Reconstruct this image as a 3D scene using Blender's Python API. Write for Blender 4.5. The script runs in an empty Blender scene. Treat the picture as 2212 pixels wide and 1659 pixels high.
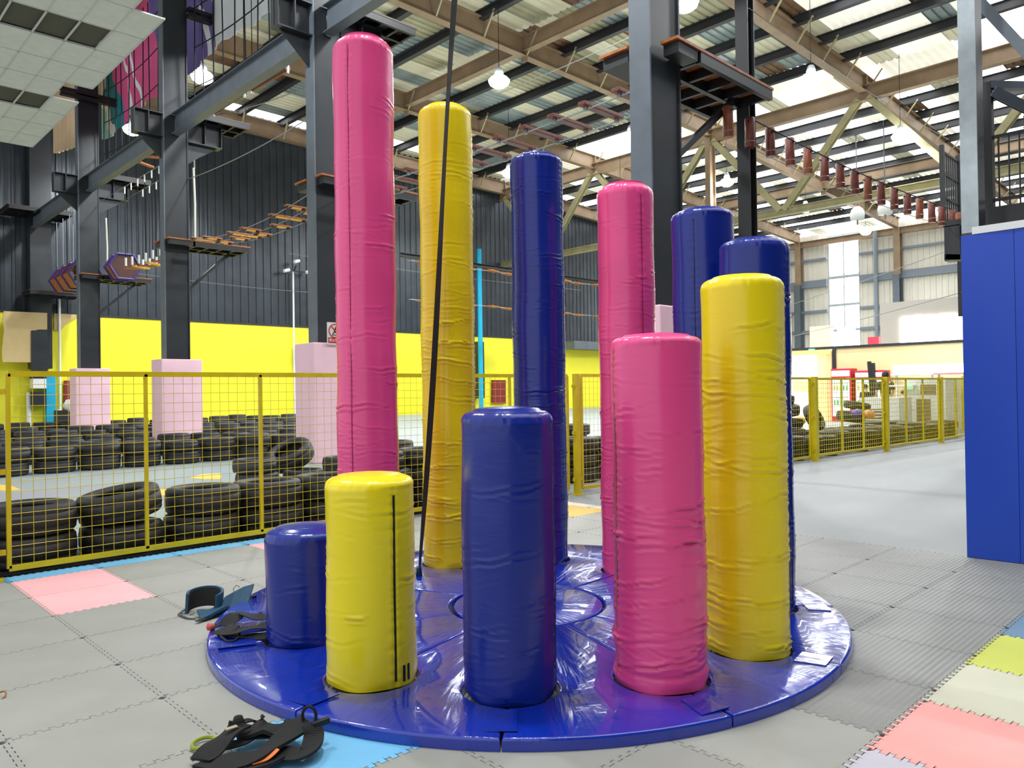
import bpy, bmesh, math, random
import numpy as np
from mathutils import Vector, Matrix

C = bpy.context.scene.collection
PI = math.pi
# ---------------------------------------------------------------- camera
FPX, CX, CY, H = 1650.0, 1106.0, 829.5, 1.35      # focal length in pixels of the 2212 frame, eye height
def _d(x, y):
    v = np.array([(x - CX) / FPX, -(y - CY) / FPX, -1.0]); return v / np.linalg.norm(v)
_X, _Y = _d(2793, 820), _d(-491, 868)             # vanishing points of the hall's two axes
_b = _X + _Y; _b /= np.linalg.norm(_b)
_c = _X - _Y; _c -= _c.dot(_b) * _b; _c /= np.linalg.norm(_c)
_X = (_b + _c) / math.sqrt(2); _Y = (_b - _c) / math.sqrt(2); _Z = np.cross(_X, _Y)
R = np.array([_X, _Y, _Z])                        # camera axes -> world axes
cam = bpy.data.cameras.new('camera'); camo = bpy.data.objects.new('camera', cam); C.objects.link(camo)
M = Matrix([[R[i][0], R[i][1], R[i][2], 0] for i in range(3)] + [[0, 0, 0, 1]])
M.translation = Vector((0, 0, H)); camo.matrix_world = M
cam.sensor_width = 36; cam.sensor_fit = 'HORIZONTAL'; cam.lens = FPX / 2212 * 36
cam.clip_start = .05; cam.clip_end = 500
bpy.context.scene.camera = camo
# ---------------------------------------------------------------- world, light, exposure
w = bpy.data.worlds.new('daylight'); bpy.context.scene.world = w; w.use_nodes = True
bgn = w.node_tree.nodes['Background']; bgn.inputs[0].default_value = (.93, .97, 1, 1); bgn.inputs[1].default_value = 0.62
vs = bpy.context.scene.view_settings
vs.view_transform = 'Standard'; vs.look = 'None'; vs.exposure = 0.8; vs.gamma = 1; vs.use_curve_mapping = False
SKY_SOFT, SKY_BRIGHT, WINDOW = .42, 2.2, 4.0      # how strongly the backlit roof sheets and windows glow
LAMP, LAMPW = 30.0, 1100.0

def ray(x, y): return R @ np.array([(x - CX) / FPX, -(y - CY) / FPX, -1.0])
def at(x, y, axis, val):
    r = ray(x, y); o = np.array([0, 0, H]); t = (val - o[axis]) / r[axis]; return Vector(o + t * r)
def PX(x, y, v): return at(x, y, 0, v)
def PY(x, y, v): return at(x, y, 1, v)
def PZ(x, y, v): return at(x, y, 2, v)

# ---------------------------------------------------------------- materials
def srgb(r, g, b):
    f = lambda c: ((c / 255 + .055) / 1.055) ** 2.4 if c > 10 else c / 255 / 12.92
    return (f(r), f(g), f(b), 1)
MATS = {}
def mat(name, col, rough=.5, metal=0, noise=0, nscale=8, bump=0, bscale=40, coat=0, spec=.5, emit=0, ecol=None):
    if name in MATS: return MATS[name]
    m = bpy.data.materials.new(name); m.use_nodes = True; nt = m.node_tree; N = nt.nodes; L = nt.links
    p = N['Principled BSDF']
    p.inputs['Base Color'].default_value = col; p.inputs['Roughness'].default_value = rough
    p.inputs['Metallic'].default_value = metal; p.inputs['Coat Weight'].default_value = coat
    p.inputs['Specular IOR Level'].default_value = spec
    if noise or bump:
        tc = N.new('ShaderNodeTexCoord')
    if noise:
        n = N.new('ShaderNodeTexNoise'); n.inputs['Scale'].default_value = nscale; n.inputs['Detail'].default_value = 5
        L.new(tc.outputs['Object'], n.inputs['Vector'])
        r = N.new('ShaderNodeValToRGB'); r.color_ramp.elements[0].position = .3; r.color_ramp.elements[1].position = .7
        r.color_ramp.elements[0].color = tuple(c * (1 - noise) for c in col[:3]) + (1,)
        r.color_ramp.elements[1].color = tuple(min(1, c * (1 + noise * .6)) for c in col[:3]) + (1,)
        L.new(n.outputs['Fac'], r.inputs[0]); L.new(r.outputs[0], p.inputs['Base Color'])
    if bump:
        n2 = N.new('ShaderNodeTexNoise'); n2.inputs['Scale'].default_value = bscale; n2.inputs['Detail'].default_value = 3
        L.new(tc.outputs['Object'], n2.inputs['Vector'])
        b = N.new('ShaderNodeBump'); b.inputs['Strength'].default_value = bump; b.inputs['Distance'].default_value = .01
        L.new(n2.outputs['Fac'], b.inputs['Height']); L.new(b.outputs[0], p.inputs['Normal'])
    if emit:
        p.inputs['Emission Color'].default_value = ecol or col; p.inputs['Emission Strength'].default_value = emit
    MATS[name] = m
    return m
STEEL = mat('painted charcoal steel', srgb(37, 41, 45), .4, 0, .22, 3)
STEEL_L = mat('grey painted steel', srgb(92, 100, 108), .42, 0, .15, 3)
BLACK = mat('black painted steel', srgb(20, 20, 22), .5)
GALV = mat('galvanised steel post', srgb(176, 186, 190), .45, .2, .15, 5)
TAN = mat('rust-tan primed steel', srgb(142, 119, 92), .55, 0, .2, 1.5)
OLIVE = mat('cream primed steel', srgb(166, 158, 118), .55, 0, .18, 2)
PURL = mat('dark roof purlin', srgb(44, 45, 48), .55)
YPAINT = mat('yellow fence paint', srgb(206, 186, 20), .35, 0, .12, 6)
PINKP = mat('pink padded cladding', srgb(246, 202, 216), .6, 0, .05, 2, .15, 20)
WOOD = mat('orange stained wood', srgb(164, 94, 44), .5, 0, .35, 12)
WOODR = mat('red-brown stained wood', srgb(112, 52, 38), .42, 0, .35, 12)
WOODY = mat('yellow varnished wood', srgb(224, 158, 40), .4, 0, .2, 12)
ROPE = mat('black rope', srgb(18, 18, 20), .8)
CABLE = mat('steel wire rope', srgb(150, 152, 152), .4, .6)
WHITE = mat('white plastic', srgb(232, 234, 232), .4)
RUBBER = mat('old tyre rubber', srgb(46, 45, 43), .6, 0, .45, 4, .4, 60)
PURPLE = mat('purple painted edge', srgb(56, 40, 110), .5)
NYLON = mat('black webbing', srgb(17, 17, 18), .75, 0, .2, 30, .5, 300)
GLOW = mat('white lit panel', (1, .99, .96, 1), .5, emit=2.6)

# ---------------------------------------------------------------- mesh helpers
class MB:
    def __init__(s): s.v = []; s.f = []; s.mi = []; s.m = 0
    def add(s, vs, fs):
        o = len(s.v); s.v += [tuple(v) for v in vs]; s.f += [tuple(i + o for i in f) for f in fs]; s.mi += [s.m] * len(fs); return s
    def box(s, x0, x1, y0, y1, z0, z1):
        return s.add([(x, y, z) for z in (z0, z1) for y in (y0, y1) for x in (x0, x1)],
                     [(0, 2, 3, 1), (4, 5, 7, 6), (0, 1, 5, 4), (2, 6, 7, 3), (0, 4, 6, 2), (1, 3, 7, 5)])
    def beam(s, a, b, w, h, up=(0, 0, 1)):
        a = Vector(a); b = Vector(b); d = (b - a).normalized(); u = Vector(up)
        if abs(d.dot(u)) > .99: u = Vector((0, 1, 0))
        r = d.cross(u).normalized(); u = r.cross(d)
        P = [p + r * sx * w / 2 + u * sz * h / 2 for p in (a, b) for sz in (-1, 1) for sx in (-1, 1)]
        return s.add(P, [(0, 1, 3, 2), (4, 6, 7, 5), (0, 4, 5, 1), (2, 3, 7, 6), (0, 2, 6, 4), (1, 5, 7, 3)])
    def ibeam(s, a, b, w, h, t=.02, up=(0, 0, 1)):
        a = Vector(a); b = Vector(b); d = (b - a).normalized(); u = Vector(up)
        if abs(d.dot(u)) > .99: u = Vector((1, 0, 0))
        r = d.cross(u).normalized(); u = r.cross(d)
        o = u * (h / 2 - t / 2)
        s.beam(a + o, b + o, w, t, u); s.beam(a - o, b - o, w, t, u); return s.beam(a, b, t, h - 2 * t, u)
    def tube(s, pts, r, n=8, cap=True, closed=False):
        pts = [Vector(p) for p in pts]; rs = r if isinstance(r, (list, tuple)) else [r] * len(pts)
        V = []; K = len(pts); prev = None
        for i, p in enumerate(pts):
            if closed: d = (pts[(i + 1) % K] - pts[i - 1]).normalized()
            else: d = (pts[min(i + 1, K - 1)] - pts[max(i - 1, 0)]).normalized()
            if prev is None:
                u = Vector((0, 0, 1)) if abs(d.z) < .9 else Vector((1, 0, 0)); a = d.cross(u).normalized()
            else:
                a = (prev - d * prev.dot(d)).normalized()
            prev = a; b = d.cross(a)
            V += [p + (a * math.cos(2 * PI * k / n) + b * math.sin(2 * PI * k / n)) * rs[i] for k in range(n)]
        F = []
        for i in range(K if closed else K - 1):
            j = (i + 1) % K
            F += [(i * n + k, i * n + (k + 1) % n, j * n + (k + 1) % n, j * n + k) for k in range(n)]
        if cap and not closed: F += [tuple(range(n))[::-1], tuple((K - 1) * n + k for k in range(n))]
        return s.add(V, F)
    def cyl(s, a, b, r, n=16): return s.tube([a, b], r, n)
    def lathe(s, prof, n=24, c=(0, 0, 0), cap=False):
        V = [(c[0] + r * math.cos(2 * PI * k / n), c[1] + r * math.sin(2 * PI * k / n), c[2] + z) for r, z in prof for k in range(n)]
        F = [(i * n + k, i * n + (k + 1) % n, (i + 1) * n + (k + 1) % n, (i + 1) * n + k) for i in range(len(prof) - 1) for k in range(n)]
        if cap: F += [tuple(range(n))[::-1], tuple((len(prof) - 1) * n + k for k in range(n))]
        return s.add(V, F)
    def ribbon(s, pts, wv, th=.004):
        """flat strap through pts; wv = width vectors (full width) per point"""
        V = []
        K = len(pts)
        for i, p in enumerate(pts):
            p = Vector(p); d = (Vector(pts[min(i + 1, K - 1)]) - Vector(pts[max(i - 1, 0)])).normalized()
            ww = Vector(wv[i]); n = d.cross(ww).normalized() * th / 2
            V += [p - ww / 2 - n, p + ww / 2 - n, p + ww / 2 + n, p - ww / 2 + n]
        F = []
        for i in range(K - 1):
            for k in range(4): F.append((i * 4 + k, i * 4 + (k + 1) % 4, i * 4 + 4 + (k + 1) % 4, i * 4 + 4 + k))
        F += [(3, 2, 1, 0), tuple((K - 1) * 4 + k for k in range(4))]
        return s.add(V, F)
    def mesh(s, name, mats, smooth=False):
        me = bpy.data.meshes.new(name); me.from_pydata(s.v, [], s.f)
        mats = mats if isinstance(mats, (list, tuple)) else [mats]
        for m in mats: me.materials.append(m)
        if any(s.mi): me.polygons.foreach_set('material_index', s.mi)
        bm = bmesh.new(); bm.from_mesh(me); bmesh.ops.recalc_face_normals(bm, faces=bm.faces); bm.to_mesh(me); bm.free()
        if smooth:
            me.shade_smooth()
            if smooth == 'auto': me.set_sharp_from_angle(angle=math.radians(40))
        return me
    def build(s, name, mats, parent=None, smooth=False, bevel=0):
        o = bpy.data.objects.new(name, s.mesh(name, mats, smooth)); C.objects.link(o)
        if parent is not None: o.parent = parent
        if bevel:
            b = o.modifiers.new('bevel', 'BEVEL'); b.width = bevel; b.segments = 2; b.limit_method = 'ANGLE'
        return o
def tag(o, label=None, cat=None, group=None, kind=None):
    if label: o['label'] = label
    if cat: o['category'] = cat
    if group: o['group'] = group
    if kind: o['kind'] = kind
    return o
def empty(name, loc=(0, 0, 0), rz=0):
    o = bpy.data.objects.new(name, None); C.objects.link(o); o.location = loc; o.rotation_euler = (0, 0, rz)
    o.empty_display_size = .1; return o
def copy_tree(o, parent=None):
    c = o.copy(); C.objects.link(c); c.parent = parent
    for ch in list(o.children): copy_tree(ch, c)
    return c
def local(mb, o):
    """shift a world-space MB so it can hang under an unrotated empty"""
    l = o.location; mb.v = [(v[0] - l[0], v[1] - l[1], v[2] - l[2]) for v in mb.v]; return mb
def S(name, mb, m, label=None, cat=None, smooth=False, bevel=0):
    return tag(mb.build(name, m, None, smooth, bevel), label, cat, None, 'structure')

# ================================================================ the hall
COLX, COLY = 8.08, [5.61, 13.61, 21.61, 29.61]
WALLY, WALLX = 38.0, 63.8
def rz(X):   # underside of the rafters
    return 14.95 - .0071 * (X - 8) if X <= 36 else 14.75 - .04 * (X - 36)

# floor: smooth grey concrete, painted bluish on the kart track
fm = bpy.data.materials.new('hall floor'); fm.use_nodes = True; nt = fm.node_tree; N = nt.nodes; L = nt.links
p = N['Principled BSDF']; p.inputs['Roughness'].default_value = .6; p.inputs['Specular IOR Level'].default_value = .25
g = N.new('ShaderNodeNewGeometry'); sx = N.new('ShaderNodeSeparateXYZ'); L.new(g.outputs['Position'], sx.inputs[0])
n1 = N.new('ShaderNodeTexNoise'); n1.inputs['Scale'].default_value = .7; n1.inputs['Detail'].default_value = 6
mp = N.new('ShaderNodeMapping'); mp.inputs['Scale'].default_value = (.35, 1.6, 1); L.new(g.outputs['Position'], mp.inputs[0]); L.new(mp.outputs[0], n1.inputs['Vector'])
r1 = N.new('ShaderNodeValToRGB'); r1.color_ramp.elements[0].color = srgb(128, 130, 130); r1.color_ramp.elements[1].color = srgb(148, 151, 152)
L.new(n1.outputs['Fac'], r1.inputs[0])
r2 = N.new('ShaderNodeValToRGB'); e = r2.color_ramp.elements; e[0].position = .35; e[0].color = srgb(142, 155, 160); e[1].position = .65; e[1].color = srgb(154, 152, 160)
e2 = e.new(.5); e2.color = srgb(152, 162, 152)
L.new(n1.outputs['Fac'], r2.inputs[0])
gt = N.new('ShaderNodeMath'); gt.operation = 'GREATER_THAN'; gt.inputs[1].default_value = 6.7; L.new(sx.outputs['Y'], gt.inputs[0])
mx = N.new('ShaderNodeMix'); mx.data_type = 'RGBA'; L.new(gt.outputs[0], mx.inputs['Factor']); L.new(r1.outputs[0], mx.inputs['A']); L.new(r2.outputs[0], mx.inputs['B'])
L.new(mx.outputs['Result'], p.inputs['Base Color'])
S('floor', MB().box(-6, 66, -6, 40, -.2, 0), fm, 'pale grey concrete floor of the hall and kart track', 'floor')

# far wall (dark corrugated sheet over a yellow painted band)
def corr(x0, x1, y, z0, z1, pitch, depth, side=-1, axis='x'):
    """vertical ribbed sheet along x (or y) as one folded skin with a flat back"""
    mb = MB(); pts = []; x = x0
    while x < x1:
        for dx, d in ((0, 0), (.62, 0), (.68, 1), (.94, 1)):
            xx = x + dx * pitch
            if xx <= x1: pts.append((xx, y + side * d * depth))
        x += pitch
    pts.append((x1, y))
    V = []
    for a, b in pts: V += [(a, b, z0), (a, b, z1)] if axis == 'x' else [(b, a, z0), (b, a, z1)]
    return mb.add(V, [(2 * i, 2 * i + 2, 2 * i + 3, 2 * i + 1) for i in range(len(pts) - 1)])
DARKW = mat('dark grey corrugated sheet', srgb(66, 72, 78), .27, .4, .2, 1.2, .7, 1.5)
nt = DARKW.node_tree; N = nt.nodes; L = nt.links; nn_ = [q for q in N if q.type == 'TEX_NOISE'][-1]
mp_ = N.new('ShaderNodeMapping'); mp_.inputs['Scale'].default_value = (3.2, 3.2, .12); tcn = [q for q in N if q.type == 'TEX_COORD'][0]
L.new(tcn.outputs['Object'], mp_.inputs[0]); L.new(mp_.outputs[0], nn_.inputs['Vector']); [q for q in N if q.type == 'BUMP'][0].inputs['Distance'].default_value = .03
S('wall_far', corr(0, WALLX, WALLY, 5.0, 16.0, .42, .05), DARKW, 'dark grey ribbed metal wall above the yellow band at the far side', 'wall')
YW = mat('bright yellow wall paint', srgb(238, 230, 44), .6, 0, .03, 1)
S('trim_1', MB().box(-6, WALLX, WALLY - .12, WALLY + .1, 0, 5.0), YW, 'bright yellow painted lower band of the far wall', 'wall')
S('trim_2', MB().box(0, WALLX, WALLY - .16, WALLY - .04, 4.98, 5.08), STEEL, 'thin dark ledge along the top of the yellow wall band', 'trim')
S('wall_light_block', MB().box(-6, 66, -7.2, -7, 0, 16.5), DARKW, 'unseen dark grey metal wall, added behind the camera to block side light', 'wall')  # added out of view to keep daylight off the column webs
# right wall (cream corrugated with girts and a tall window strip)
CREAM = mat('cream corrugated sheet', srgb(216, 210, 196), .5, 0, .06, 1)
for i, (a, b) in enumerate(((-6, 24.75), (27.3, 40))):
    S('wall_right' if i == 0 else 'wall_right_far', corr(a, b, WALLX, 0, 14.2, .42, .06, -1, 'y'), CREAM,
      'cream ribbed metal wall at the far right, right of the window strip' if i == 0 else 'cream ribbed metal wall at the far right, left of the window strip', 'wall')
GL = mat('bright window pane', (1, 1, 1, 1), .2, emit=WINDOW, ecol=(.95, .98, 1, 1))
wz = [(10.7, 13.75), (8.2, 10.3), (6.1, 8.0), (.5, 5.9)]
fr = MB()
for z0, z1 in wz: fr.box(WALLX - .05, WALLX + .1, 24.75, 27.3, z1, z1 + .2)
for y in (24.75, 26.0, 27.25): fr.box(WALLX - .02, WALLX + .1, y - .04, y + .04, .5, 13.75)
wf = S('window_1', fr, GALV, 'tall bright window strip in the cream far right wall', 'window')
for z0, z1 in wz: MB().box(WALLX + .1, WALLX + .14, 24.75, 27.3, z0, z1).build('window_pane', GL, wf)
gm = mat('grey wall girt', srgb(120, 130, 140), .5)
for i, (z, h, y) in enumerate(((12.0, .18, 40), (9.75, .6, 40), (7.6, .2, 40), (5.9, .22, 40))):
    mb = MB().box(WALLX - .25, WALLX - .07, -6, 24.7, z, z + h); mb.box(WALLX - .25, WALLX - .07, 27.35, 38, z, z + h)
    S('trim_%d' % (3 + i), mb, gm, ['upper thin', 'thick blue-grey', 'lower thin', 'lowest thin'][i] + ' horizontal rail across the cream far right wall', 'wall rail')
# gutter beam along the eave of the right wall
S('trim_8', MB().ibeam((WALLX - .4, -6, 13.45), (WALLX - .4, 38, 13.45), .3, .5), TAN, 'tan beam along the top of the cream far right wall', 'beam')

# roof skin: ribbed sheets, some of them translucent
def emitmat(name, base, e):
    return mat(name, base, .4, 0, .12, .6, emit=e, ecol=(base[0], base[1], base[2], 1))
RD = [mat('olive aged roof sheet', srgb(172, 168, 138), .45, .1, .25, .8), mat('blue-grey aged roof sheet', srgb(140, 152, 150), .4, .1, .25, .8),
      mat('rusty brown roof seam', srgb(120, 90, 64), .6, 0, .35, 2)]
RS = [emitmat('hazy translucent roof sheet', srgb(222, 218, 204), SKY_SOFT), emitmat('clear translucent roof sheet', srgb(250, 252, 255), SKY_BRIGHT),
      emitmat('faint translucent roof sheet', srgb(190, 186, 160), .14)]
random.seed(5)
PURX = [8 + 2.3333 * k for k in range(-4, 25)]
roof = MB(); mats = RD + RS
xs = [x for x in PURX if x <= 66] + [66]
sheet = {}
for k in range(-8, 48):
    for i in range(len(xs) - 1): 
        X = (xs[i] + xs[i + 1]) / 2; y = k
        u = random.random(); stripe = (k * 7 + (i // 3) * 3) % 5
        if X > 34: m = 4 if u < .52 else (3 if u < .84 else (5 if u < .97 else 2))
        elif X > 20 and y < 13: m = 4 if u < .12 else (3 if u < .82 else (5 if u < .96 else 2))
        elif X > 26: m = 3 if u < .08 else (5 if u < .6 else (1 if u < .95 else 2))
        else: m = 5 if u < .4 else (0 if u < .72 else (1 if u < .96 else 2))
        if stripe == 0 and X < 34: m = 1 if u < .8 else 2
        if y > 35 and 14 < X and u < .35: m = 4
        if y < 2: m = 4 if u < .7 else 3  # unseen sheets overhead made bright, added as top light
        sheet[(k, i)] = m
for k in range(-8, 48):
    for i in range(len(xs) - 1):
        roof.m = sheet[(k, i)]
        x0, x1 = xs[i], xs[i + 1]; z0, z1 = rz(x0) + 1.12, rz(x1) + 1.12
        for q in range(3):
            ys = [k + q / 3 + d for d in (0, .19, .22, .30, 1 / 3)]; zz = [.0, .0, .06, .06, .0]
            V = []
            for a, b in zip(ys, zz): V += [(x0, a, z0 + b), (x1, a, z1 + b)]
            roof.add(V, [(2 * j, 2 * j + 1, 2 * j + 3, 2 * j + 2) for j in range(4)])
roof.v = [v for v in roof.v]
S('ceiling', roof, mats, 'ribbed metal roof with many bright translucent sheets, on dark purlins', 'roof')
# roof steel: one purlin each, rafters, chevron truss
ORDS = ['zeroth', 'first', 'second', 'third', 'fourth', 'fifth', 'sixth', 'seventh', 'eighth', 'ninth', 'tenth', 'eleventh', 'twelfth', 'thirteenth', 'fourteenth', 'fifteenth', 'sixteenth', 'seventeenth', 'eighteenth', 'nineteenth', 'twentieth']
def ordw(n): return ORDS[n] if n <= 20 else 'twenty-' + ORDS[n - 20] if n < 30 else 'thirty-' + ORDS[n - 30] if n > 30 else 'thirtieth'
PG = 'dark purlins under the roof sheets'
for x in PURX:
    if x < 0 or x > 63.5 or abs(x - 22) < .1 or abs(x - 36) < .1: continue
    mb = MB().ibeam((x, -6.9, rz(x) + .92), (x, 37.9, rz(x) + .92), .24, .38, .03)
    q = round((x - 22) / 2.3333)
    tag(mb.build('roof_purlin', PURL), 'dark roof purlin, %s %s of the tan tie beam in the left roof span' % (ordw(abs(q)), 'right' if q > 0 else 'left'), 'purlin', PG)
RG = ['nearest, above the big grey column', 'second, through the right chevron junction', 'third, across the top above the yellow pillar', 'fourth, beyond the lamps', 'last, close to the dark far wall']
for i, y in enumerate(COLY + [37.5]):
    t = empty('roof_rafter', (8, y, rz(8)))
    tag(t, 'long tan steel rafter, ' + RG[i], 'rafter', 'tan rafters across the hall roof')
    for a, b in ((0, 22), (22, 36), (36, 50), (50, WALLX - .2)):
        local(MB().ibeam((a, y, rz(a) + .41), (b, y, rz(b) + .41), .34, .82, .03), t).build('rafter_beam', TAN, t)
    for xj in (22, 36, 50): local(MB().box(xj - .02, xj + .02, y - .16, y + .16, rz(xj) - .18, rz(xj) + .8), t).build('splice_plate', TAN, t)
    for x in PURX:
        if x < 9 or x > 62: continue
        if i == 0 and x < 30: continue
        mb = MB().beam((x, y - .12, rz(x) + .02), (x - .1, y - .85, rz(x) + .85), .06, .06)
        local(mb, t).build('flange_brace', OLIVE, t)
for x, lab in ((22, 'middle of the left roof span'), (50, 'middle of the right roof span')):
    tag(MB().ibeam((x, -6.9, rz(x) + .5), (x, 37.9, rz(x) + .5), .32, .6, .03).build('roof_tie_beam', TAN),
        'tan steel tie beam running along the %s' % lab, 'beam')
t = empty('roof_truss', (36, 21.61, 11)); tag(t, 'tan lengthwise roof truss with V-shaped braces between upper and lower beams', 'truss')
local(MB().ibeam((36, -6, 14.72), (36, 37.9, 14.72), .36, .7, .03), t).build('top_chord', TAN, t)
local(MB().ibeam((36, -6, 10.0), (36, 37.9, 10.0), .3, .36, .03), t).build('bottom_chord', OLIVE, t)
for y in (5.61, 13.61, 21.61, 29.61, 37.6):
    for s in (-1, 1):
        if y + s * 4 > 38: continue
        local(MB().ibeam((36, y + s * .2, 14.5), (36, y + s * 3.9, 10.1), .3, .3, .03, (1, 0, 0)), t).build('diagonal_brace', OLIVE, t)
for y in (5.61, 21.61):
    tag(MB().ibeam((36, y, 0), (36, y, 14.6), .3, .55, .025, (1, 0, 0)).build('middle_column', TAN),
        'tall tan steel column under the chevron truss, ' + {5.61: 'nearest to the right', 21.61: 'behind the big grey column', 37.6: 'against the far wall'}[y], 'column')
for y in (5.61, 13.61, 21.61, 29.61):
    t = empty('wall_column', (WALLX - .4, y, 0)); tag(t, 'tan and grey steel column of the cream wall, ' +
        {5.61: 'hidden behind the blue padded board', 13.61: 'behind the pale steel post', 21.61: 'right of the bright window strip', 29.61: 'left of the bright window strip'}[y], 'column', 'columns of the far right wall')
    local(MB().ibeam((WALLX - .45, y, 10), (WALLX - .45, y, 13.7), .5, .5, .03), t).build('upper_shaft', TAN, t)
    local(MB().ibeam((WALLX - .6, y, 0), (WALLX - .6, y, 10), .5, .8, .03), t).build('lower_shaft', STEEL_L, t)
tag(MB().cyl((WALLX - .7, 23.2, 4.4), (WALLX - .7, 23.2, 13.6), .16, 12).build('drain_pipe', gm), 'grey round downpipe on the cream far right wall beside the tan column', 'pipe')

# ---------------------------------------------------------------- the charcoal column row with corbels, platforms, pink padding
CN = ['big grey column nearest the pillars', 'grey column directly behind the tallest pink pillar', 'middle grey column of the left row', 'farthest grey column of the left row']
def column(y, i):
    t = empty('steel_column', (COLX, y, 0)); tag(t, 'tall charcoal I-section steel column, the ' + CN[i], 'column', 'charcoal columns with corbels')
    local(MB().box(7.74, 7.77, y - .155, y + .155, 0, 15), t).build('front_flange', STEEL_L, t)  # lighter steel puts the light on this face into its colour
    local(MB().box(8.38, 8.41, y - .155, y + .155, 0, 15), t).build('rear_flange', STEEL, t)
    local(MB().box(7.77, 8.38, y - .13, y + .13, 0, 15), t).build('web', STEEL, t)
    k = MB()                                                                     # corbel: I-section arm both ways with gussets under it
    for a, b in ((7.0, 7.74), (8.41, 9.38)):
        k.box(a, b, y - .15, y + .15, 8.43, 8.46); k.box(a, b, y - .15, y + .15, 9.06, 9.09); k.box(a, b, y - .012, y + .012, 8.46, 9.06)
        m = (a + b) / 2; k.box(m - .012, m + .012, y - .15, y + .15, 8.46, 9.06)
        k.box(a, a + .02, y - .15, y + .15, 8.46, 9.06) if a < 7.5 else k.box(b - .02, b, y - .15, y + .15, 8.46, 9.06)
    for x0, x1 in ((7.1, 7.74), (9.28, 8.41)):
        k.add([(x0, y - .02, 8.43), (x1, y - .02, 8.43), (x1, y - .02, 7.85), (x0, y + .02, 8.43), (x1, y + .02, 8.43), (x1, y + .02, 7.85)],
              [(0, 1, 2), (3, 5, 4), (0, 3, 4, 1), (1, 4, 5, 2), (2, 5, 3, 0)])
    local(k, t).build('corbel', STEEL, t)
    b = MB().box(7.55, 8.65, y - .38, y + .38, 0, 2.35).build('column_padding', PINKP, None, False, .02)
    tag(b, 'pale pink square padding around the %s' % CN[i], 'padding', 'pink column paddings')
for i, y in enumerate(COLY): column(y, i)
for i, (a, b) in enumerate(((5.75, 13.46), (13.76, 21.46), (21.76, 29.46), (29.76, 37.8), (-4, 5.46))):
    tag(MB().ibeam((COLX, a, 8.84), (COLX, b, 8.84), .24, .56, .02).build('crane_beam', STEEL_L),
        'grey steel runway beam, ' + ['between the big grey column and the tallest pink pillar', 'between the second and third columns, behind the big lamp', 'between the third and fourth columns',
        'from the farthest column to the far wall', 'overhead on the near side of the big column'][i], 'beam', 'runway beams of the column row')
def platform(name, lab, x0, x1, y0, y1, z, brace=None, colx=8.41, deckm=WOOD):
    t = empty('platform', (x0, (y0 + y1) / 2, z)); tag(t, lab, 'platform')
    local(MB().box(x0, x1, y0, y1, z - .035, z), t).build('deck', deckm, t)
    f = MB()
    for y in (y0 + .04, (y0 + y1) / 2, y1 - .04): f.box(x0 + .05, x1 - .03, y - .035, y + .035, z - .18, z - .035)
    n = 5
    for k in range(n):
        x = x0 + .08 + (x1 - x0 - .16) * k / (n - 1); f.box(x - .03, x + .03, y0 + .04, y1 - .04, z - .17, z - .036)
    local(f, t).build('frame', BLACK, t)
    if brace:
        for yy in brace: local(MB().beam((colx, yy, z - 1.35), (x1 - .45, yy, z - .2), .08, .08), t).build('brace', STEEL, t)
    return t
PN = ['of the big grey column above the blue pillars', 'of the column behind the tallest pink pillar', 'of the middle left column', 'of the farthest left column']
for i, y in enumerate(COLY):
    x1 = 10.08 if i else 10.4
    t = platform('p', 'lower plank platform on black frame, ' + PN[i], 8.43, x1, y - .42, y + .62, 5.66, (y,))
    local(MB().box(7.72, 8.43, y + .17, y + .62, 5.625, 5.66), t).build('side_deck', WOOD, t)
    local(MB().box(7.74 if i else 7.95, 8.43, y - .42, y - .17, 5.625, 5.66), t).build('side_deck', WOOD, t)
    local(MB().box(7.78, 8.43, y + .2, y + .6, 5.48, 5.62), t).build('side_frame', BLACK, t)
    local(MB().box(7.8 if i else 8.0, 8.43, y - .4, y - .18, 5.48, 5.62), t).build('side_frame', BLACK, t)
    if i: platform('p', 'dark upper platform on the corbel ' + PN[i], 8.43, 10.12, y - .42, y + .62, 9.26, None, 8.41, mat('dark deck', srgb(58, 42, 34), .6))
platform('p', 'dark plank platform fixed to the far wall beside the hexagonal wooden tunnel', 7.7, 9.75, 36.4, 37.7, 5.85, None, 8, mat('dark deck', srgb(46, 40, 38), .6))
platform('p', 'dark upper platform fixed high on the far wall at far left', 6.9, 9.3, 36.0, 37.7, 9.2, None, 8, mat('dark deck', srgb(46, 40, 38), .6))
tag(MB().box(7.95, 8.75, 37.3, 37.86, 2.6, 16).build('wall_pier', STEEL), 'dark steel pier against the far wall, in line with the columns', 'column')
# slim black post by the big column
tag(MB().ibeam((10.42, 5.64, 0), (10.42, 5.64, 15), .2, .2, .02, (1, 0, 0)).build('slim_post', BLACK), 'slim black steel post right of the big grey column, rising past its platform', 'post')

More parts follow.
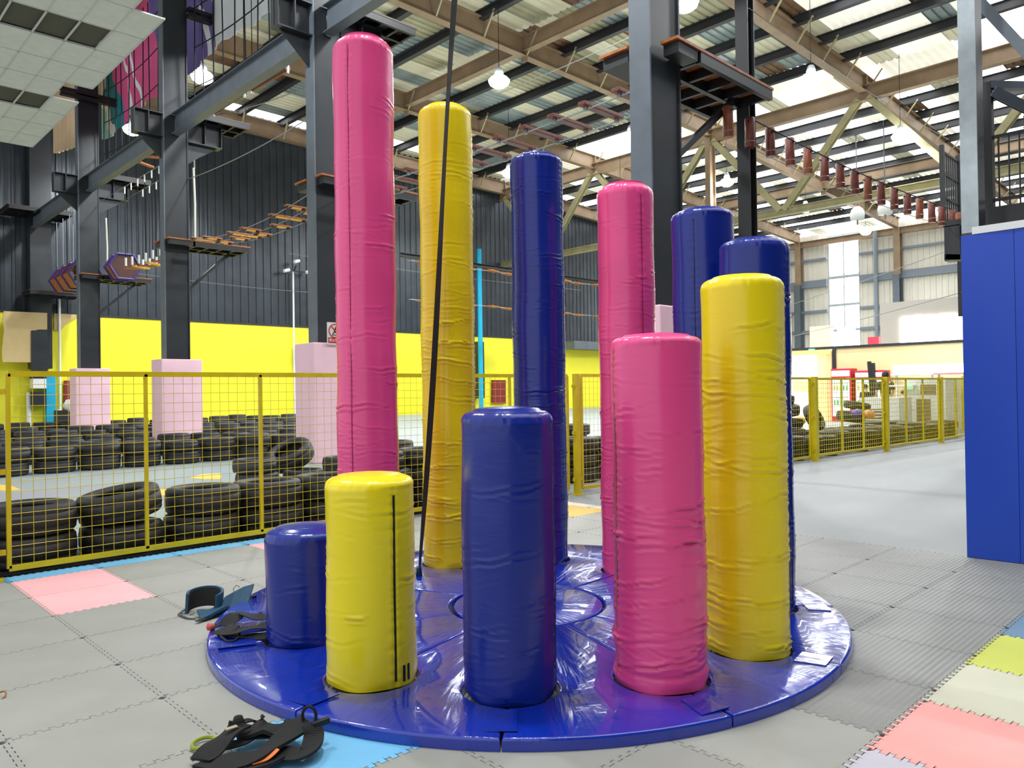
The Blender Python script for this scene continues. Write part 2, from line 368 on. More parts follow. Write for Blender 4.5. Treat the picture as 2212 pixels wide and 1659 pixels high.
# ---------------------------------------------------------------- suspended ceiling at upper left
CT = [mat('off-white ceiling tile', srgb(206, 208, 198), .85, 0, .06, 4), mat('dark missing ceiling tile', srgb(78, 76, 62), .9)]
sc = MB(); ZC = 8.95
edge = [(26.6, 5.75), (21.3, 5.75), (21.3, 5.2), (20.7, 5.2), (20.7, 5.85), (16.3, 5.75), (16.3, 5.1), (8, 5.1)]
def xmax(y):
    if y > 21.3: return 5.75
    if y > 20.6: return 5.15
    if y > 16.2: return 5.75
    return 5.15
grid = MB(); yk = 26.6
dark = {(r, c) for r, c in [(5, 0), (5, 1), (5, 2), (5, 3), (6, 0), (1, 1), (1, 2), (1, 3), (0, 1)]}
cols = [5.75 - .6 * k for k in range(-0, 14)]
row = 0
while yk > 10:
    y0 = yk - 1.2
    xm = xmax(yk - .6)
    c = 0
    x = xm
    while x > -2:
        X0 = x - .6
        Xc = X0 + .3
        sc.m = 0
        r_ = row
        if (r_ == 3 and 3.4 < Xc < 5.2) or (r_ == 7 and 2.6 < Xc < 5.2): sc.m = 1
        zz = ZC + (.05 if sc.m else 0)
        sc.box(X0 + .015, x - .015, y0 + .015, yk - .015, zz, zz + .03)
        grid.box(x - .015, x + .015, y0, yk, ZC - .008, ZC + .03); grid.box(X0, x, yk - .015, yk + .015, ZC - .008, ZC + .03)
        x = X0
    yk = y0; row += 1
t = empty('suspended_ceiling', (3, 20, ZC)); tag(t, 'off-white suspended tile ceiling with some dark tiles at upper left', 'suspended ceiling')
local(sc, t).build('ceiling_tiles', CT, t); local(grid, t).build('ceiling_grid', mat('pale grid', srgb(190, 192, 184), .6), t)
local(MB().box(-2, 5.1, 10, 26.5, ZC + .08, ZC + .3), t).build('ceiling_backing', mat('dark void', srgb(60, 60, 56), .9), t)

# ---------------------------------------------------------------- painted banners behind the rope net
def banner(name, poly, x, y_of, label, basecol, blobs):
    pass
def cloth(label, x, y0, y1, zb, zt, cols, nodesfn, name='banner'):
    mb = MB(); n = 40
    V = []; 
    for i in range(n + 1):
        y = y0 + (y1 - y0) * i / n; xx = x + .05 * math.sin(i * .9) + .03 * math.sin(i * 2.3)
        zlow = zb(y) if callable(zb) else zb
        V += [(xx, y, zlow), (xx, y, zt), (xx + .01, y, zlow), (xx + .01, y, zt)]
    F = []
    for i in range(n):
        a = 4 * i; F += [(a, a + 4, a + 5, a + 1), (a + 2, a + 3, a + 7, a + 6), (a, a + 2, a + 6, a + 4), (a + 1, a + 5, a + 7, a + 3)]
    mb.add(V, F)
    return tag(mb.build(name, cols, None, True), label, 'banner')
def stripes(name, stops, wob=.5, seed=0):
    """bold hand painted colour fields along the banner's length"""
    m = bpy.data.materials.new(name); m.use_nodes = True; nt = m.node_tree; N = nt.nodes; L = nt.links
    p = N['Principled BSDF']; p.inputs['Roughness'].default_value = .7
    g = N.new('ShaderNodeNewGeometry'); s = N.new('ShaderNodeSeparateXYZ'); L.new(g.outputs['Position'], s.inputs[0])
    nz = N.new('ShaderNodeTexNoise'); nz.inputs['Scale'].default_value = .5; nz.inputs['Detail'].default_value = 1; L.new(g.outputs['Position'], nz.inputs['Vector'])
    a = N.new('ShaderNodeMath'); a.operation = 'MULTIPLY_ADD'; a.inputs[1].default_value = wob * 4; L.new(nz.outputs['Fac'], a.inputs[0])
    b = N.new('ShaderNodeMath'); b.operation = 'MULTIPLY_ADD'; b.inputs[1].default_value = -.45; L.new(s.outputs['Z'], b.inputs[0]); L.new(s.outputs['Y'], b.inputs[2])
    L.new(b.outputs[0], a.inputs[2])
    lo, hi = stops[0][0], stops[-1][0]
    mr = N.new('ShaderNodeMapRange'); mr.inputs[1].default_value = lo; mr.inputs[2].default_value = hi; L.new(a.outputs[0], mr.inputs[0])
    r = N.new('ShaderNodeValToRGB'); r.color_ramp.interpolation = 'CONSTANT'; e = r.color_ramp.elements
    e[0].position = 0; e[0].color = stops[0][1]; e[1].position = min(.999, (stops[1][0] - lo) / (hi - lo)); e[1].color = stops[1][1]
    for q, c in stops[2:-1]:
        ee = e.new((q - lo) / (hi - lo)); ee.color = c
    L.new(mr.outputs[0], r.inputs[0]); L.new(r.outputs[0], p.inputs['Base Color']); return m
pk, wh, te, pu, lb = srgb(224, 84, 140), srgb(232, 236, 236), srgb(20, 130, 140), srgb(110, 96, 160), srgb(150, 210, 216)
k = -.45 * 11.3 + 1.0
mm = stripes('painted mural cloth', [(20 + k, pu), (24.9 + k, pk), (26.9 + k, wh), (27.1 + k, pk), (27.6 + k, wh), (27.85 + k, pk), (29.1 + k, te), (30.1 + k, wh), (30.35 + k, lb), (33 + k, wh)])
cloth('pink, purple and teal painted banner high behind the rope net, left of the middle column', 9.0, 22.0, 30.9, lambda y: 11.0 + .12 * math.sin(y), 15.3, mm, None)
mm2 = stripes('white mural cloth', [(12 + k, wh), (20.9 + k, pu), (21.5 + k, wh), (21.8 + k, pu), (23.5 + k, wh), (25 + k, wh)])
cloth('white and purple painted banner hanging high above the rope net, right of the middle column', 9.0, 14.6, 21.9, lambda y: 11.0 + .1 * math.sin(1.3 * y), 15.3, mm2, None)
mm3 = mat('stained tan cloth', srgb(206, 176, 140), .8, 0, .25, .6)
cloth('stained tan cloth banner hanging between the farthest columns', 8.0, 30.0, 33.4, lambda y: 10.3 + .15 * (y - 30), 13.6, mm3, None)

# ---------------------------------------------------------------- rope nets over the runway beams
def rope_net(y0, y1, i):
    mb = MB(); n = int((y1 - y0) / .62)
    for k in range(n + 1):
        y = y0 + (y1 - y0) * k / n; mb.tube([(8.5, y, 9.2), (8.5, y + .12 * (-1) ** k, 13.6)], .018, 5)
    for z in (9.9, 11.0, 12.1, 13.2):
        mb.tube([(8.5, y0 + (y1 - y0) * k / 8, z - .25 * math.sin(PI * k / 8)) for k in range(9)], .016, 5)
    tag(mb.build('rope_net', ROPE), 'black rope net strung above the runway beam, ' + ['between the second and third columns', 'between the third and farthest columns'][i], 'net', 'rope nets of the high course')
rope_net(14.2, 21.2, 0); rope_net(22.0, 29.2, 1)

for (a_, b_, yy, lab) in (((405, 20), (475, 38), 21.3, 'dark steel arm sticking out right of the middle column near the top of the picture'), ((130, 190), (277, 213), 29.3, 'dark steel arm across the farthest column just under the tile ceiling')):
    A_, B_ = PY(a_[0], a_[1], yy), PY(b_[0], b_[1], yy); t = empty('net_arm', (A_.x, yy, A_.z)); tag(t, lab, 'bracket', 'net arms')
    for dz in (0, -.17): MB().box(0, B_.x - A_.x, -.1, .1, dz - .05, dz + .05).build('steel_bar', BLACK, t)
    MB().box(B_.x - A_.x - .04, B_.x - A_.x, -.12, .12, -.24, .07).build('end_plate', BLACK, t)
for (a_, b_, lab) in (((462, 242), (528, 200), 'first round brown bar hanging along the runway beam, nearer the middle column'), ((545, 192), (622, 147), 'second round brown bar hanging along the runway beam, farther from the middle column')):
    A_, B_ = PX(a_[0], a_[1], 8.9), PX(b_[0], b_[1], 8.9); t = empty('wooden_bar', A_); tag(t, lab, 'bar', 'brown bars under the runway beam')
    MB().cyl((0, 0, 0), B_ - A_, .07, 10).build('bar', WOODR, t)
    for q_ in (Vector((0, 0, 0)), B_ - A_): MB().cyl(q_ - Vector((0, 0, .12)), q_ + Vector((0, 0, .12)), .03, 8).build('rope_clamp', WHITE, t); MB().tube([q_, (q_.x, q_.y, 4.2)], .012, 5).build('rope', ROPE, t)
# ---------------------------------------------------------------- high rope course
def cable(a, b, sag, label, r=.008, group=None, m=CABLE):
    a, b = Vector(a), Vector(b); n = 12
    pts = [a.lerp(b, k / n) - Vector((0, 0, sag * 4 * (k / n) * (1 - k / n))) for k in range(n + 1)]
    tag(MB().tube(pts, r, 5).build('wire_cable', m), label, 'cable', group)
def plank_part(cx, cy, z, w, l, h=.05, rot=0):
    mb = MB(); c, s = math.cos(rot), math.sin(rot)
    P = [(sx * w / 2, sy * l / 2) for sy in (-1, 1) for sx in (-1, 1)]
    V = [(cx + x * c - y * s, cy + x * s + y * c, z + dz) for dz in (-h / 2, h / 2) for x, y in P]
    return mb.add(V, [(0, 2, 3, 1), (4, 5, 7, 6), (0, 1, 5, 4), (2, 6, 7, 3), (0, 4, 6, 2), (1, 3, 7, 5)])
# plank bridge between big column and the column behind the pink pillar: planks hanging over two cables
for xx, w_ in ((8.49, 'left'), (9.21, 'right')):
    cable((xx, 6.25, 5.43), (xx, 13.2, 5.43), .06, 'thin steel cable carrying the %s ends of the red-brown planks' % w_, .012)
BN = ['nearest the big column', 'second from the big column', 'third from the big column', 'fourth from the big column', 'fifth from the big column', 'sixth from the big column', 'seventh from the big column', 'near the tall pink pillar', 'closest to the tall pink pillar']
for k in range(11):
    y = 6.5 + k * .61; z = 5.5 - .06 * math.sin(PI * (k + .5) / 11)
    t = empty('bridge_plank', (8.85, y, z)); tag(t, 'red-brown plank of the high bridge, %s from the big grey column' % ordw(k + 1), 'plank', 'red-brown planks of the near high bridge')
    MB().box(-.46, .46, -.07, .07, -.03, .03).build('board', WOODR, t, False, .01)
    for x in (-.36, .36): MB().box(x - .02, x + .02, -.03, .03, -.09, -.03).build('clamp', CABLE, t)
cable((9.7, 6.3, 6.9), (9.7, 13.2, 7.0), .1, 'thin steel safety cable above the red-brown plank bridge', .008)
# staggered plank bridge between middle column and the column behind the pink pillar
for xx, w_ in ((8.2, 'left'), (8.62, 'middle'), (9.04, 'right')):
    cable((xx, 14.2, 5.62), (xx, 21.1, 5.62), .28, 'thin cable carrying the staggered orange boards, %s of three' % w_, .01)
pat = [(0, 2), (1, 0), (0, 1), (1, 2), (0, 2), (0, 1), (1, 2), (0, 2), (0, 1), (1, 2)]
k = 0
for row_ in range(9):
    y = 20.7 - row_ * .75; z = 5.66 - .28 * math.sin(PI * (21.1 - y) / 6.9)
    L_ = [('full', 8.15, 9.1)] if row_ % 3 == 0 else ([('a', 8.15, 8.68)] if row_ % 3 == 1 else [('b', 8.56, 9.1)])
    if row_ % 3 == 1: L_.append(('b', 8.56 + .05, 9.12))
    for j, (nm, a, b) in enumerate(L_):
        yy = y + j * .3
        t = empty('stepping_board', ((a + b) / 2, yy, z))
        tag(t, 'orange board of the staggered bridge, %s row from middle column, %s' % (['first', 'second', 'third', 'fourth', 'fifth', 'sixth', 'seventh', 'eighth', 'ninth'][row_], {'full': 'long', 'a': 'left short', 'b': 'right short'}[nm]), 'board', 'staggered orange boards by the far wall')
        MB().box(-(b - a) / 2, (b - a) / 2, -.06, .06, -.02, .02).build('board', WOOD, t, False, .01)
        MB().box(-(b - a) / 2 + .15, (b - a) / 2 - .15, -.05, .05, -.045, -.02).build('underside_batten', WOODY, t)
        for x in (-(b - a) / 2 + .08, (b - a) / 2 - .08): MB().box(x - .04, x + .04, -.03, .03, -.07, -.02).build('clamp', BLACK, t)
# hanging steps between middle and farthest columns, each swinging on two ropes
ORD = ['first', 'second', 'third', 'fourth', 'fifth', 'sixth', 'seventh', 'eighth']
def hanging_steps(zstep, ztop, tilt, lab, grp):
    for k in range(8):
        y = 22.6 + k * .62; z = zstep - .10 * math.sin(PI * k / 7)
        t = empty('hanging_step', (8.75, y, z)); tag(t, 'swinging wooden step on two black ropes, %s from the middle column, %s' % (ORD[k], lab), 'step', grp)
        plank_part(0, 0, 0, .62, .16, .045, tilt * (-1) ** k).build('board', WOOD if k % 2 else WOODY, t)
        for x in (-.27, .27):
            MB().tube([(x, 0, .02), (x * 1.05, 0, ztop - z)], .014, 5).build('rope', ROPE, t)
            MB().cyl((x, 0, .05), (x, 0, .32), .035, 8).build('thimble', WHITE, t)
            MB().cyl((x * 1.05, 0, ztop - z - .24), (x * 1.05, 0, ztop - z), .022, 8).build('thimble', WHITE, t)
hanging_steps(5.62, 8.3, .5, 'lower tier', 'lower hanging steps'); 
for x in (8.47, 9.03): cable((x, 21.9, 8.3), (x, 29.3, 8.3), .0, 'thin steel cable holding the %s ropes of the hanging steps' % ('left' if x < 8.7 else 'right'), .01)
for k in range(5):
    y = 22.2 + k * .9
    tag(plank_part(8.75, y, 8.95 - .03 * k, .6, .14, .05, .5 * (-1) ** k).build('hanging_step', WOODY if k < 3 else WOOD), 'short tilted wooden step of the upper tier under the corbel, %s from the middle column' % ORD[k], 'step', 'upper tilted steps')
# hexagonal tunnels
def hex_tunnel(y0, y1, z, x, r, label, ropes):
    t = empty('wooden_tunnel', (x, (y0 + y1) / 2, z - r)); tag(t, label, 'tunnel')
    ang = [PI / 3 * k for k in range(7)]
    for k in range(6):
        a, b = ang[k], ang[k + 1]
        P = [(x + r * math.cos(q), z + r * math.sin(q) * .95) for q in (a, b)]; Q = [(x + (r - .04) * math.cos(q), z + (r - .04) * math.sin(q) * .95) for q in (a, b)]
        V = [(px, y, pz) for y in (y0, y1) for px, pz in P + Q]
        local(MB().add(V, [(0, 1, 5, 4), (2, 6, 7, 3), (0, 2, 3, 1), (4, 5, 7, 6), (0, 4, 6, 2), (1, 3, 7, 5)]), t).build('wood_panel', WOOD if k % 2 else WOODR, t)
    n = max(2, round((y1 - y0) / .95) + 1)
    for k in range(n):
        y = y0 + (y1 - y0) * k / (n - 1)
        pts = [(x + (r + .02) * math.cos(q), y, z + (r + .02) * math.sin(q) * .95) for q in ang[:6]]
        local(MB().tube(pts, .05, 6, closed=True), t).build('rim', PURPLE, t)
        if ropes:
            for s in (-.3, .3): local(MB().tube([(x + s, y, z + r), (x + s, y, 8.5)], .014, 5), t).build('support_rope', CABLE, t)
hex_tunnel(32.4, 35.2, 6.1, 8.75, .58, 'hexagonal wooden crawl tunnel with purple rims hanging near the far wall', True)
hex_tunnel(28.5, 29.0, 5.9, 8.95, .5, 'dark hexagonal wooden tunnel end just right of the farthest column', False)
o = MB().lathe([(.001, 0), (.46, 0), (.46, .03), (.001, .03)], 6).build('end_board', mat('dark red board', srgb(70, 34, 26), .6), bpy.data.objects['wooden_tunnel.001']); o.rotation_euler = (PI / 2, 0, 0); o.location = (0, -.22, .5)
# log bridge from the big column to the right tower
LN = ['first', 'second', 'third', 'fourth', 'fifth', 'sixth', 'seventh', 'eighth', 'ninth', 'tenth', 'eleventh', 'twelfth', 'thirteenth', 'fourteenth', 'fifteenth', 'sixteenth', 'seventeenth', 'eighteenth']
logpx = [1573, 1620, 1663, 1705, 1744, 1780, 1813, 1844, 1873, 1901, 1929, 1957, 1984, 2009, 2031, 2053, 2068]
random.seed(3)
for k, px in enumerate(logpx):
    yb = 235 + (px - 1573) * .4365
    P = PY(px, 300, 5.5); X = P.x; z = 5.28 - .1 * math.sin(PI * (X - 9.7) / 10.2) + .01 * (X - 10)
    t = empty('hanging_log', (X, 5.5, z)); t.rotation_euler = (random.uniform(-.02, .02), random.uniform(-.02, .02), random.uniform(0, 3))
    tag(t, 'short brown log hanging upright, %s in line from the big grey column' % LN[k], 'log', 'hanging logs of the high log bridge')
    MB().lathe([(.068, -.42), (.075, -.40), (.072, -.2), (.075, 0), (.068, .012)], 12, cap=True).build('log_body', WOODR if k % 4 else mat('brown log', srgb(136, 72, 38), .45, 0, .3, 12), t, 'auto')
    MB().tube([(.078 * math.cos(2 * PI * q / 10), .078 * math.sin(2 * PI * q / 10), -.34) for q in range(10)], .005, 4, closed=True).build('wire_band', CABLE, t)
    MB().cyl((-.1, 0, -.06), (.1, 0, -.06), .012, 6).build('hook_bolt', BLACK, t)
cable((10.3, 5.42, 5.22), (19.4, 5.42, 5.35), .1, 'black wire rope threaded past the hanging logs', .01, None, ROPE)
cable((10.3, 5.58, 4.9), (19.4, 5.58, 5.0), .1, 'thin steel wire tying the lower ends of the hanging logs', .006)
cable((10.3, 5.5, 6.9), (19.5, 5.5, 7.0), .1, 'thin steel safety wire above the hanging logs', .006)
# far thin wires in front of the walls
for a, b, l in (((8.4, 13.6, 7.4), (8.4, 21.6, 7.4), 'thin grey wire crossing in front of the dark far wall, upper'), ((20, 37.6, 8.9), (44, 37.6, 8.9), 'thin wire along the dark far wall, right part'),
                ((12, 37.6, 7.1), (24, 37.6, 7.0), 'thin pale wire low across the dark far wall'), ((19.8, 4.8, 4.7), (40, 24, 5.0), 'thin pale guy wire in front of the cream right wall, upper'),
                ((19.8, 4.8, 3.6), (40, 24, 3.5), 'thin pale guy wire in front of the cream right wall, lower'), ((9, 14, 8.4), (9, 21, 9.2), 'thin pale wire rising behind the orange boards')):
    cable(a, b, .15, l, .012)
# distant plank lines near the far end
for zz, lab in ((7.95, 'high'), (6.0, 'low')):
    for k in range(12):
        tag(plank_part(24 + k * 1.5, 31 - (k % 2) * .3, zz, .9, .42, .05, .3).build('stepping_board', WOOD), 'tiny orange board, %s from left, of the distant %s bridge' % (ordw(k + 1), lab), 'board', 'distant %s bridge boards' % lab)
for zz in (7.97, 6.02):
    for yy in (30.8, 30.98): cable((23, yy, zz), (42, yy, zz), .0, 'thin cable carrying the distant %s orange boards, %s one' % ('high' if zz > 7 else 'low', 'nearer' if yy < 30.9 else 'farther'), .01)
tag(MB().ibeam((23, 31.6, 8.35), (43, 31.6, 8.35), .2, .2, .02).build('distant_beam', BLACK), 'black steel beam of the distant rope course before the dark far wall', 'beam')

# ---------------------------------------------------------------- right: pale post, tower, railing
t = empty('pale_post', (13.2, 3.4, 0)); tag(t, 'pale galvanised steel post rising behind the blue padded board', 'post')
pya, pyb = PX(2107, 150, 13.1).y, PX(2070, 150, 13.1).y
local(MB().box(13.1, 13.13, pya, pyb, 0, 15.6), t).build('front_flange', GALV, t)
local(MB().box(13.13, 13.6, pya + .03, pyb - .03, 0, 15.6), t).build('web', STEEL, t)
t = empty('railing_tower', (14.5, 3, 4)); tag(t, 'black railed platform tower behind the blue padded board at far right', 'platform')
local(MB().box(14.4, 17.5, .5, 3.75, 3.95, 4.25), t).build('platform_slab', BLACK, t)
rl = MB()
for z in (4.38, 5.42): rl.box(14.48, 14.53, .5, 3.62, z - .025, z + .025)
y = .6
while y < 3.4: rl.tube([(14.5, y, 4.25), (14.5, y, 5.42)], .014, 5); y += .145
local(rl, t).build('railing', BLACK, t)
local(MB().box(14.46, 14.62, 3.44, 3.62, 0, 6.35), t).build('corner_post', BLACK, t)
local(MB().beam((14.5, 3.5, 6.3), (17.5, 1.0, 6.3), .12, .12), t).build('top_beam', STEEL_L, t)
local(MB().box(14.5, 17.5, .5, .62, 6.2, 6.4), t).build('rear_beam', STEEL_L, t)
for a, b in (((14.5, 3.63, 7.8), (14.5, 2.6, 6.1)), ((14.5, 3.45, 6.2), (16.5, 2.0, 5.2))):
    local(MB().ibeam(a, b, .16, .18, .02, (1, 0, 0)), t).build('sloping_brace', STEEL_L, t)
lv = MB()
for k in range(8): lv.box(16.4, 16.44, .8, 3.4, 5.6 + k * .1, 5.63 + k * .1)
local(lv, t).build('slat_screen', BLACK, t)
t = empty('log_bridge_tower', (19.5, 5.4, 4)); tag(t, 'black barred cage landing at the far end of the log bridge', 'platform')
cg = MB()
for zz in (5.15, 5.7, 6.25, 6.75): cg.beam((19.5, 5.65, zz), (22, 5.65, zz - .0), .05, .05)
for k in range(16): cg.tube([(19.5 + k * .16, 5.65, 5.1), (19.5 + k * .16, 5.65, 6.78)], .022, 5)
for k in range(3): cg.beam((19.5 + k * 1.2, 5.65, 3.0 if k else 5.1), (19.5 + k * 1.2, 5.65, 6.9), .09, .09)
local(cg, t).build('bar_cage', BLACK, t)
local(MB().box(19.45, 22, 4.2, 5.65, 4.98, 5.12), t).build('landing_slab', BLACK, t)
br = MB(); br.box(19.45, 19.8, 5.3, 5.62, 4.2, 5.0); br.beam((19.5, 5.6, 4.3), (21.5, 5.0, 4.3), .1, .14); br.beam((19.5, 5.6, 4.3), (19.5, 4.4, 4.1), .1, .12); br.beam((21.4, 5.0, 4.3), (19.5, 4.4, 4.1), .08, .1)
local(br, t).build('hanging_bracket', BLACK, t)
# blue padded board
t = empty('blue_board', (6.64, 1.0, 0)); tag(t, 'tall blue padded board standing on the floor at the right edge', 'padded wall')
bp = MB(); ys = [1.80, 1.45, 1.0, .5, -.2, -1.2]; off = [0, .012, .0, .012, 0, .01]
local(MB().box(6.645, 6.72, -1.2, 1.8, 0.0, 2.52), t).build('plywood_edge', mat('dark plywood', srgb(84, 62, 50), .7), t)
for k in range(5):
    b0, b1 = ys[k + 1], ys[k]
    V = [(6.62 + off[k], b1 - .003, .02), (6.62 + off[k + 1], b0, .02), (6.62 + off[k + 1], b0, 2.50), (6.62 + off[k], b1 - .003, 2.50),
         (6.645, b1 - .003, .02), (6.645, b0, .02), (6.645, b0, 2.50), (6.645, b1 - .003, 2.50)]
    local(MB().add(V, [(0, 1, 2, 3), (4, 7, 6, 5), (0, 4, 5, 1), (3, 2, 6, 7), (0, 3, 7, 4), (1, 5, 6, 2)]), t).build('blue_panel', mat('blue vinyl board', srgb(34, 76, 190), .35, 0, .05, 1), t)
local(MB().box(6.62, 6.74, -1.2, 1.72, 2.5, 2.555), t).build('top_strip', WHITE, t)

# ---------------------------------------------------------------- high-bay lamps
def lamp(x, y, z, label):
    t = empty('high_bay_lamp', (x, y, z)); tag(t, label, 'lamp', 'high-bay lamps under the roof')
    MB().lathe([(.02, -.32), (.19, -.30), (.33, -.2), (.38, -.07), (.29, .03), (.18, .1), (.14, .12)], 20).build('glowing_bowl', mat('lamp glow', (1, 1, 1, 1), .5, emit=LAMP, ecol=(.93, .97, 1, 1)), t, True)
    MB().lathe([(.15, .12), (.16, .2), (.12, .34), (.1, .38), (.001, .38)], 16).build('housing', GALV, t, 'auto')
    MB().tube([(0, 0, .38), (0, 0, rz(x) + 1.12 - z)], .012, 5).build('cord', BLACK, t)
    ld = bpy.data.lights.new('lamp_light', 'SPOT'); ld.energy = LAMPW; ld.shadow_soft_size = .3; ld.color = (.94, .97, 1); ld.spot_size = math.radians(165); ld.spot_blend = .5
    lo = bpy.data.objects.new('lamp_light', ld); C.objects.link(lo); lo.parent = t; lo.location = (0, 0, -.45)
    return t
for (px, py), l in (((437, 160), 'large glowing lamp between the middle column and the runway beam at upper left'), ((663, 0), 'glowing lamp cut by the top edge beside the tall pink pillar'),
        ((1078, 170), 'glowing lamp above and right of the tall yellow pillar'), ((1363, 290), 'glowing lamp just left of the big grey column'), ((1100, 370), 'glowing lamp touching the top left of the tall blue pillar'),
        ((1752, 165), 'glowing lamp left of the tan chevron junction at upper right'), ((1945, 290), 'glowing lamp by the sloping cream brace at upper right'), ((1480, 0), 'glowing lamp cut by the top edge beside the big grey column'),
        ((1870, 498), 'small glowing lamp above the bright window strip'), ((1570, 390), 'small glowing lamp between the big grey column and the slim black post'), ((1740, 448), 'small glowing lamp under the hanging logs')):
    r = ray(px, py); zc = 11.0
    P = Vector((0, 0, H)) + Vector(r) * (zc / r[2]) if py > 448 or py < 380 else Vector((0, 0, H)) + Vector(r) * (zc / r[2])
    lamp(P.x, P.y, P.z, l)
for (x_, y_), l in (((10.7, 11.7), 'high-bay lamp above the pillars, out of the picture'), ((2.9, 11.7), 'high-bay lamp left overhead, out of the picture'), ((18.5, 4), 'high-bay lamp right overhead, out of the picture'), ((2.9, 3.9), 'high-bay lamp over the camera, out of the picture'),  # unseen lamps continuing the grid, added for their light
        ((18.5, 27.3), 'high-bay lamp over the far track, behind the tall pink pillar'), ((35.6, 27.3), 'high-bay lamp near the far wall, behind the back pink pillar'), ((10.7, 33.0), 'high-bay lamp before the far wall, hidden by the farthest columns'), ((26.6, 33.5), 'high-bay lamp before the far wall, behind the tall yellow pillar')):
    lamp(x_, y_, 12.35, l)
for (px, py), l in (((1852, 462), 'grey unlit fan unit hanging under the far roof, left one'), ((1912, 450), 'grey unlit fan unit hanging under the far roof, right one')):
    r = ray(px, py); P = Vector((0, 0, H)) + Vector(r) * (9.5 / r[2])
    t = empty('hanging_unit', P); tag(t, l, 'ceiling unit')
    MB().lathe([(.001, -.35), (.35, -.33), (.38, 0), (.3, .25), (.12, .4), (.001, .4)], 16).build('unit_body', WHITE, t, True)
    MB().cyl((0, 0, .4), (0, 0, rz(P.x) + 1.12 - P.z), .03, 6).build('rod', STEEL_L, t); MB().cyl((0, 0, -.6), (0, 0, -.35), .05, 8).build('nozzle', TAN, t)

# ================================================================ foam floor mats
P6 = .6
def side(n=12, d=.010):
    """jigsaw edge from 0 to .6 as (t, offset) pairs, identical on opposite sides so tiles nest"""
    out = []
    for k in range(n):
        a = k * P6 / n; w_ = P6 / n
        out += [(a + w_ * .22, d * -1), (a + w_ * .12, d), (a + w_ * .62, d), (a + w_ * .52, -d)] if False else [(a + w_ * .12, -d), (a + w_ * .05, d), (a + w_ * .55, d), (a + w_ * .48, -d)]
    return out
def tile_mesh(name, m, thick=.016, w=P6, h=P6, gap=.0035):
    sd = side(); pts = []
    f = lambda L_: [(t * L_ / P6, o) for t, o in sd]
    pts += [(t, o) for t, o in f(w)]                       # bottom
    pts += [(w + o, t) for t, o in f(h)]                   # right
    pts += [(t, h + o) for t, o in reversed(f(w))]         # top
    pts += [(o, t) for t, o in reversed(f(h))]             # left
    c = (w / 2, h / 2); mg = .03; nb, nr = len(f(w)), len(f(h))
    pts = [(c[0] + (x - c[0]) * (1 - gap / w), c[1] + (y - c[1]) * (1 - gap / h)) for x, y in pts]
    inner = []
    for k, (x, y) in enumerate(pts):
        sd_ = 0 if k < nb else 1 if k < nb + nr else 2 if k < 2 * nb + nr else 3
        q = [x, y][sd_ % 2]; lim = (w, h)[sd_ % 2]; q = min(max(q, mg), lim - mg)
        if inner and inner[-1][2] == sd_: q = max(q, inner[-1][3]) if sd_ < 2 else min(q, inner[-1][3])
        inner.append(((q, mg) if sd_ == 0 else (w - mg, q) if sd_ == 1 else (q, h - mg) if sd_ == 2 else (mg, q)) + (sd_, q))
    K = len(pts); mb = MB()
    V = [(x, y, thick) for x, y in pts] + [(a_[0], a_[1], thick) for a_ in inner] + [(x, y, 0) for x, y in pts] + [(mg, mg, thick), (w - mg, mg, thick), (w - mg, h - mg, thick), (mg, h - mg, thick)]
    F = [(k, (k + 1) % K, K + (k + 1) % K, K + k) for k in range(K)] + [(2 * K + k, 2 * K + (k + 1) % K, (k + 1) % K, k) for k in range(K)]
    F.append((3 * K, 3 * K + 1, 3 * K + 2, 3 * K + 3))
    me = bpy.data.meshes.new(name); me.from_pydata(V, [], F); me.materials.append(m); return me
def foam(name, col, rib=0, seed=0):
    m = mat(name, col, .62, 0, .07, 3, spec=.35)
    nt = m.node_tree; N = nt.nodes; L = nt.links; p = N['Principled BSDF']
    tc = N.new('ShaderNodeTexCoord'); b = N.new('ShaderNodeBump')
    if rib:
        w_ = N.new('ShaderNodeTexWave'); w_.wave_type = 'BANDS'; w_.bands_direction = 'Y'; w_.inputs['Scale'].default_value = 11; w_.inputs['Distortion'].default_value = 0
        L.new(tc.outputs['Object'], w_.inputs['Vector'])
        n = N.new('ShaderNodeTexWave'); n.wave_type = 'BANDS'; n.bands_direction = 'X'; n.inputs['Scale'].default_value = 22; L.new(tc.outputs['Object'], n.inputs['Vector'])
        a = N.new('ShaderNodeMath'); a.operation = 'MULTIPLY_ADD'; a.inputs[1].default_value = .3; L.new(n.outputs['Fac'], a.inputs[0]); L.new(w_.outputs['Fac'], a.inputs[2])
        L.new(a.outputs[0], b.inputs['Height']); b.inputs['Strength'].default_value = .55; b.inputs['Distance'].default_value = .004
    else:
        n = N.new('ShaderNodeTexNoise'); n.inputs['Scale'].default_value = 2.5; n.inputs['Detail'].default_value = 2; L.new(tc.outputs['Object'], n.inputs['Vector'])
        L.new(n.outputs['Fac'], b.inputs['Height']); b.inputs['Strength'].default_value = .35; b.inputs['Distance'].default_value = .02
    L.new(b.outputs[0], p.inputs['Normal']); return m
GREYF = foam('smooth grey foam', srgb(158, 158, 150)); RIBF = foam('ribbed grey foam', srgb(140, 140, 135), 1)
tm_grey = tile_mesh('foam_tile', GREYF); tm_rib = tile_mesh('foam_tile_ribbed', RIBF)
def tile(me, x, y, label, group, name='foam_mat'):
    o = bpy.data.objects.new(name, me); C.objects.link(o); o.location = (x, y, 0); return tag(o, label, 'floor mat', group)
special = {}
X0, Y0 = 1.25, 5.33
colm = lambda n, c: tile_mesh('foam_tile_' + n, foam(n + ' foam', c))
PINKM = colm('pink', srgb(247, 184, 186)); BLUEM = colm('light blue', srgb(116, 186, 226)); ORM = colm('orange', srgb(232, 180, 84))
